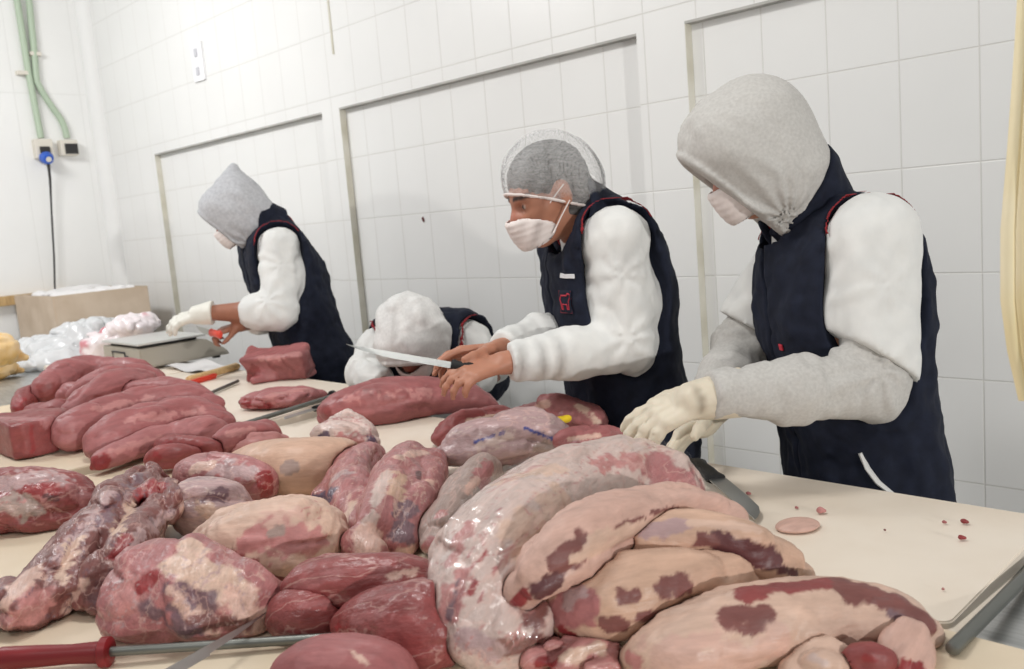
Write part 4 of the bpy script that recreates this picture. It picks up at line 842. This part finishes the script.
knife('narrow pointed grey blade crossing over the red-handled steel', a, b - a, camdir(.6, .7, .2), np.linalg.norm(b - a), .013, .12, M_BLACK, .6)
# yellow tag and blue print
c = at(555, 418, ZB + .075)
def slab(name, px, py, z, ex, ey, hx, hy, t, mat):
    mb = MB(); c = at(px, py, z); x = un(ex); y = un(ey - x * (x @ ey)); mb.box(c, (hx, hy, t), np.stack([x, y, np.cross(x, y)]), bev=t * .9); return mb.build(name, mat, None, True)
M_YEL = newmat('yellow plastic', lin(232, 200, 40), .45)
_p, _q = at(546, 424, ZB + .084), at(566, 419, ZB + .084)
def blob(name, prims, k, amp, scale, mat, h, seed, parent=None, zb=None, col=None, pts=None, m=.15):
    u = union(prims, k); l, hh = bbox(pts, m)
    def f(p):
        d = u(p) + folds(p, amp, scale, seed) + amp * .5 * fbm(p, scale * .5, seed + 2, 2)
        return d if zb is None else smax(d, zb + .001 - p[:, 2], .006)
    if zb is not None: l[2] = zb - .01
    V, F = surface(f, l, hh, h); o = mesh_obj(name, V, F, mat, None, True, None if col is None else col(V))
    if parent is not None: adopt(o, parent)
    return o
tag(blob('plastic_tag', [ecap(_p, _q, .017, .013, (0, -.3, .95), .6)], .01, .001, .02, M_YEL, .0025, 70, None, None, None, [_p, _q], .03), 'small yellow plastic tag lying on the meat at the back of the pile', 'tag')
# ------------------------------------------------------------------ platform scale
M_SCALE = newmat('brushed scale body', lin(176, 170, 158), .4, .35); M_PLATE = newmat('scale plate', lin(206, 206, 202), .35, .5); M_DARK = newmat('dark rubber', lin(40, 38, 38), .6)
sx0, sx1, sy0, sy1, z0 = -4.24, -3.83, 1.52, 1.93, ZF
sc = empty('scale', ((sx0 + sx1) / 2, (sy0 + sy1) / 2, z0), 'grey electronic platform scale with a flat steel plate on the far board', 'scale')
prof = [(sy0, z0 + .012), (sy0, z0 + .098), (sy0 + .30, z0 + .098), (sy1 - .02, z0 + .04), (sy1, z0 + .012)]
mb = MB(); mb.prism([(sx0, y, z) for y, z in prof], (1, 0, 0), sx1 - sx0, .005); mb.build('body', M_SCALE, sc, True)
mb = MB(); mb.box(((sx0 + sx1) / 2, sy0 + .15, z0 + .104), (.16, .13, .007), bev=.003); mb.build('plate_support', M_DARK, sc)
mb = MB(); mb.box(((sx0 + sx1) / 2, sy0 + .15, z0 + .116), (.20, .155, .005), bev=.004); mb.build('plate', M_PLATE, sc, True)
mb = MB(); q = [(sx0 + .11, z0 + .035), (sx0 + .28, z0 + .035), (sx0 + .28, z0 + .06), (sx0 + .25, z0 + .06), (sx0 + .25, z0 + .075), (sx0 + .11, z0 + .075)]
mb.tube([(x, sy0 - .001, z) for x, z in q + q[:1]], .0045, 6); mb.build('emblem', M_DARK, sc, True)
mb = MB(); mb.box(((sx0 + sx1) / 2, sy1 - .065, z0 + .066), (.10, .035, .003), np.array([[1, 0, 0], [0, .84, -.53], [0, .53, .84]]), bev=.002); mb.build('display', M_DARK, sc)
for x in (sx0 + .04, sx1 - .04):
    for y in (sy0 + .04, sy1 - .05):
        mb = MB(); mb.tube([(x, y, z0), (x, y, z0 + .013)], [.018, .016], 14); mb.build('foot', M_DARK, sc, True)
# ------------------------------------------------------------------ box, bags and poultry at the far end
M_CARD = mottle(newmat('cardboard', rough=.8), lin(188, 168, 146), lin(204, 186, 166), 6); M_PLANK = mottle(newmat('raw plank', rough=.7), lin(170, 138, 92), lin(196, 164, 116), 8, stretch=(1, 6, 1))
M_FILM = newmat('cloudy plastic film', lin(226, 228, 230), .25, spec=.6, alpha=.75); M_FILMW = newmat('white plastic film', lin(232, 230, 230), .3, spec=.6)
bx0, bx1, by0, by1, bz0, bz1 = -6.22, -5.62, 1.14, 1.74, ZS, 1.20
bx0, bx1, by0, by1 = -6.20, -5.50, 1.74, 2.28
cb = empty('cardboard_box', ((bx0 + bx1) / 2, (by0 + by1) / 2, ZS), 'large beige cardboard box with a film liner in the far corner', 'box')
t = .006; mb = MB()
for c, h in ((((bx0 + bx1) / 2, by0, 0), ((bx1 - bx0) / 2, t, 1)), (((bx0 + bx1) / 2, by1, 0), ((bx1 - bx0) / 2, t, 1)), ((bx0, (by0 + by1) / 2, 0), (t, (by1 - by0) / 2, 1)), ((bx1, (by0 + by1) / 2, 0), (t, (by1 - by0) / 2, 1))):
    mb.box((c[0], c[1], (ZS + bz1) / 2), (h[0], h[1], (bz1 - ZS) / 2))
mb.box(((bx0 + bx1) / 2, (by0 + by1) / 2, ZS + .004), ((bx1 - bx0) / 2, (by1 - by0) / 2, .004)); mb.build('box_body', M_CARD, cb)
pA, pB = A(bx0 + .12, by0 + .1, bz1 - .02), A(bx1 - .12, by1 - .12, bz1 - .02)
blob('film_liner', [ecap(A(bx0 + .15, by0 + .15, bz1 - .01), A(bx0 + .15, by1 - .15, bz1), .09, .09, (0, 0, 1), .25), ecap(A(bx1 - .16, by0 + .15, bz1 - .01), A(bx1 - .16, by1 - .15, bz1 - .01), .11, .10, (0, 0, 1), .25)], .05, .02, .08, M_FILMW, .012, 71, cb, None, None, [pA, pB], .14)
# wooden rail on the side wall behind the box
w0 = A(XL, .35, 1.20)
mb = MB(); mb.box((XL + .03, 1.22, 1.17), (.03, .86, .03), bev=.004); tag(mb.build('wooden_rail', M_PLANK), 'raw wooden rail along the side wall behind the box', 'rail')
# poultry
M_POULTRY = bump(mottle(newmat('yellow poultry skin', rough=.4, coat=.2), lin(222, 176, 92), lin(232, 200, 150), 14), 90, .4, .003)
def bird(label, px, py, zb, sc_):
    c = at(px, py, zb + .07 * sc_); x = camdir(.95, .05, -.3); x = un(A(x[0], x[1], 0)); y = un(np.cross((0, 0, 1), x)); z = A(0, 0, 1); s = sc_
    t = empty('poultry', (c[0], c[1], zb), label, 'poultry')
    pr = [ell(c, (x, y, z), (.125 * s, .085 * s, .072 * s)), ell(c + x * .05 * s + z * .012 * s, (x, y, z), (.08 * s, .08 * s, .065 * s))]
    blob('carcass', pr, .04, .006, .04, M_POULTRY, .007, 81, t, zb, None, [c - x * .13, c + x * .13], .10 * s)
    for sg in (1, -1):
        k0 = c - x * .06 * s + y * .065 * s * sg - z * .01 * s; k1 = k0 + x * .10 * s - z * .02 * s + y * .02 * sg; k2 = k1 + x * .07 * s - z * .012 * s
        blob('drumstick', [cap(k0, k1, .042 * s, .032 * s), cap(k1, k2, .028 * s, .014 * s)], .02, .003, .03, M_POULTRY, .006, 82, t, zb, None, [k0, k1, k2], .06 * s)
        w0_ = c + x * .06 * s + y * .07 * s * sg + z * .01 * s; w1 = w0_ - x * .07 * s + y * .025 * sg; w2 = w1 + x * .06 * s - z * .01
        blob('wing', [cap(w0_, w1, .024 * s, .018 * s), cap(w1, w2, .018 * s, .010 * s)], .01, .002, .03, M_POULTRY, .006, 83, t, zb, None, [w0_, w1, w2], .05 * s)
bird('yellow plucked bird lying at the left edge on the steel table', -10, 366, ZS, .95)
bird('yellow plucked bird on top of the other one at the left edge', -10, 352, ZS + .118, .95)
# film heap and bagged meat
fp = [at(48, 350, ZF), at(75, 348, ZF), at(100, 345, ZF)]
fq = [p + A(0, 0, .06) for p in fp]
blob('plastic_film', [ell(A(-5.10, 1.55, ZS + .05), np.eye(3), (.20, .22, .10)), ell(A(-4.95, 1.74, ZS + .08), np.eye(3), (.20, .22, .14)), ell(A(-4.86, 1.50, ZS + .03), np.eye(3), (.16, .16, .06))], .06, .022, .09, M_FILM, .009, 91, None, ZS, None, [A(-5.1, 1.55, ZS + .05), A(-4.93, 1.74, ZS + .05)], .32)
tag(bpy.data.objects['plastic_film'], 'crumpled heap of clear film before the cardboard box', 'plastic film')
def bagcol(V):
    c = np.tile(np.array(lin(232, 222, 224)), (len(V), 1)); s = sstep(-.1, .35, fbm(V, .09, 95, 3) + (.10 - (V[:, 2] - ZF)) * 5)
    return c * (1 - s[:, None]) + np.array(lin(200, 130, 138)) * s[:, None]
bg = [A(-4.55, 1.62, ZF + .06), A(-4.50, 1.80, ZF + .08), A(-4.42, 1.98, ZF + .09)]
blob('bagged_meat', [cap(A(-4.54, 1.59, ZF + .06), A(-4.50, 1.74, ZF + .08), .07, .085), ell(A(-4.45, 1.76, ZF + .15), np.eye(3), (.10, .12, .06))], .05, .014, .05, meat_mat('bagged meat', .25, .6, 40, .6), .007, 93, None, ZF, bagcol, [A(-4.54, 1.59, ZF + .06), A(-4.42, 1.78, ZF + .16)], .16)
tag(bpy.data.objects['bagged_meat'], 'white plastic bag of pink meat lying behind the scale', 'bag')
# sheet of film hanging over the table edge before the farthest worker
V = []; Fs = []; nx, ny = 14, 10
for j in range(ny):
    for i in range(nx):
        u, v = i / (nx - 1), j / (ny - 1); V.append(A(-3.80 + .42 * u, 1.60 + .16 * v, ZF + .012 + .010 * math.sin(9 * u + 3 * v) * math.sin(4 * v + 1)))
for j in range(ny - 1):
    for i in range(nx - 1): k = j * nx + i; Fs.append((k, k + 1, k + nx + 1, k + nx))
n0 = len(V); V += [v - A(0, 0, .002) for v in V]; Fs += [tuple(n0 + k for k in f[::-1]) for f in Fs]
o = mesh_obj('plastic_sheet', V, Fs, M_FILMW); tag(o, 'white plastic sheet lying before the farthest worker beside the scale', 'plastic sheet')
# ------------------------------------------------------------------ wall fittings
def onx(px, py, x): r = ray(px, py); return CAM + r * ((x - CAM[0]) / r[0])
def ony(px, py, y): r = ray(px, py); return CAM + r * ((y - CAM[1]) / r[1])
M_GREEN = newmat('pale green conduit', lin(174, 190, 168), .5); M_FIT = newmat('beige fitting', lin(216, 210, 198), .5); M_BLUE = newmat('blue plug plastic', lin(40, 90, 190), .4)
xw = XL + .022
def conduit(label, pts, r=.020):
    t = empty('conduit', onx(*pts[-1], XL), label, 'conduit'); P3 = [onx(px, py, xw) for px, py in pts]; P3[0] = P3[0] + A(0, 0, .4)
    mb = MB(); mb.tube(P3, r, 12, up=(1, 0, 0)); mb.build('pipe', M_GREEN, t, True); return t
def bez(p0, p1, p2, n=8): return [tuple(np.array(p0) * (1 - s) ** 2 + 2 * s * (1 - s) * np.array(p1) + s * s * np.array(p2)) for s in np.linspace(0, 1, n)]
t1 = conduit('straight green conduit down to the socket with the blue plug', [(16, -30), (17, 0), (28, 70), (41, 138)])
t2 = conduit('green conduit bending right to the small dark-faced box', [(27, -30), (29, 0), (34, 50), (36, 75)] + bez((37, 82), (46, 100), (58, 115), 5) + bez((60, 118), (65, 126), (67, 138), 5))
for t, px, py in ((t1, 22, 73), (t2, 35, 54)):
    c = onx(px, py, XL + .02); mb = MB(); mb.box(c, (.02, .034, .012), bev=.003); mb.build('clip', M_FIT, t)
so = empty('wall_socket', onx(43, 150, XL), 'beige wall socket holding the blue plug', 'socket')
c = onx(43, 149, XL + .03); mb = MB(); mb.box(c, (.032, .055, .062), bev=.008); mb.build('socket_box', M_FIT, so)
mb = MB(); mb.box(c + A(.038, 0, -.02), (.008, .03, .032), bev=.003); mb.build('socket_cover', M_DARK, so)
pl = empty('plug', onx(47, 158, XL + .09), 'blue plug with a dark cable hanging down the side wall', 'plug')
c = onx(47, 158, XL + .09); mb = MB(); mb.tube([c - A(.055, 0, -.01), c, c + A(.03, 0, -.012)], [.034, .042, .03], 18, up=(0, 1, 0)); mb.build('plug_body', M_BLUE, pl, True)
mb = MB(); mb.tube([c + A(.031, 0, -.012), c + A(.036, 0, -.014)], [.018, .016], 14, up=(0, 1, 0)); mb.build('plug_cap', M_FIT, pl, True)
mb = MB(); mb.tube([c + A(.01, 0, -.03), onx(50, 178, XL + .06), onx(52, 220, XL + .05), onx(54, 255, XL + .05), onx(55, 292, XL + .05)], [.010, .008, .006, .006, .006], 8); mb.build('cable', M_DARK, pl, True)
jb = empty('junction_box', onx(68, 148, XL), 'small box with a square dark face at the end of the bent conduit', 'junction box')
c = onx(68, 148, XL + .03); mb = MB(); mb.box(c, (.032, .055, .05), bev=.006); mb.build('box_body', M_FIT, jb)
mb = MB(); mb.box(c + A(.034, .01, -.008), (.004, .04, .033), bev=.002); mb.build('face_plate', M_DARK, jb)
sw = empty('light_switch', ony(198, 62, YB - RAISE), 'white switch plate high on the back wall', 'switch'); c = ony(198, 62, YB - RAISE - .006)
mb = MB(); mb.box(c, (.065, .006, .105), bev=.004); mb.build('switch_plate', newmat('switch white', lin(240, 240, 242), .4), sw)
for dz in (.05, -.05): mb = MB(); mb.box(c + A(0, -.008, dz), (.016, .004, .022), bev=.002); mb.build('rocker', newmat('rocker grey', lin(200, 200, 206), .4), sw)
c = ony(423, 219, YB - .002); tag(blob('blood_spot', [ell(c, np.eye(3), (.007, .0025, .010)), ell(c + A(.004, 0, -.008), np.eye(3), (.004, .002, .006))], .004, .001, .006, newmat('dried blood', lin(90, 25, 28), .6), .0012, 97, None, None, None, [c], .02), 'dark dried blood spot on the wall tiles left of the hairnet', 'spot')
# cream strips hanging at the right edge
M_CREAM = bump(mottle(newmat('cream plastic', rough=.45), lin(236, 220, 172), lin(244, 232, 198), 5), 20, .2, .003)
hs = empty('hanging_strips', P(1022, 420, 1.0), 'bundle of cream plastic strips hanging at the right edge', 'strips')
for k, (dx, dd, b) in enumerate(((0, 0, 0), (13, .03, 10), (24, -.02, 25), (36, .04, 30))):
    pts = [(1026 + dx * .6, -60), (1021 + dx * .8, 40), (1014 + dx * .8, 150), (1008 + dx, 230), (1008 + dx, 300), (1014 + dx, 350 + b), (1024 + dx, 400 + b)]
    mb = MB(); mb.tube([P(x, y, 1.0 + dd) for x, y in pts], [.008, .009, .010, .011, .011, .010, .008], 12, sq=.6, up=(.7, .7, 0)); mb.build('strip', M_CREAM, hs, True)
# ------------------------------------------------------------------ badges on the vests
w = W2
o, c, n, x, y = patch(w['vb'], 566, 302, 1.5, .055, .055, 'badge', M_NAVY, w['vest'])
cow = [(-.014, .004), (-.010, .010), (.006, .010), (.010, .013), (.015, .012), (.016, .005), (.011, .002), (.010, -.012), (.006, -.012), (.005, -.004), (-.006, -.004), (-.007, -.012), (-.011, -.012), (-.012, -.002), (-.014, .004)]
cordline(w['vb'], c, n, x, y, [(u * 1.5, v * 1.5) for u, v in cow], .0022, 'badge_outline', M_LOGO, w['vest'])
cordline(w['vb'], c, n, x, y, [(-.026, -.026), (.026, -.026), (.026, .026), (-.026, .026), (-.026, -.026)], .0014, 'badge_border', newmat('dark red thread', lin(110, 30, 45), .8), w['vest'])
patch(w['vb'], 567, 276, 1.5, .05, .010, 'name_tape', M_WTHREAD, w['vest'])
w = W3
patch(w['vb'], 782, 347, 1.2, .018, .012, 'badge', M_LOGO, w['vest'])
mb = MB(); mb.tube([surf_pt(w['vb'], P(x_, y_, 1.2), ray(x_, y_)) for x_, y_ in ((860, 453), (868, 468), (878, 482), (892, 494))], [.008, .010, .010, .010], 8, sq=.5)
o = mb.build('apron_tie', M_WHITE, None, True); o.parent = w['vest']
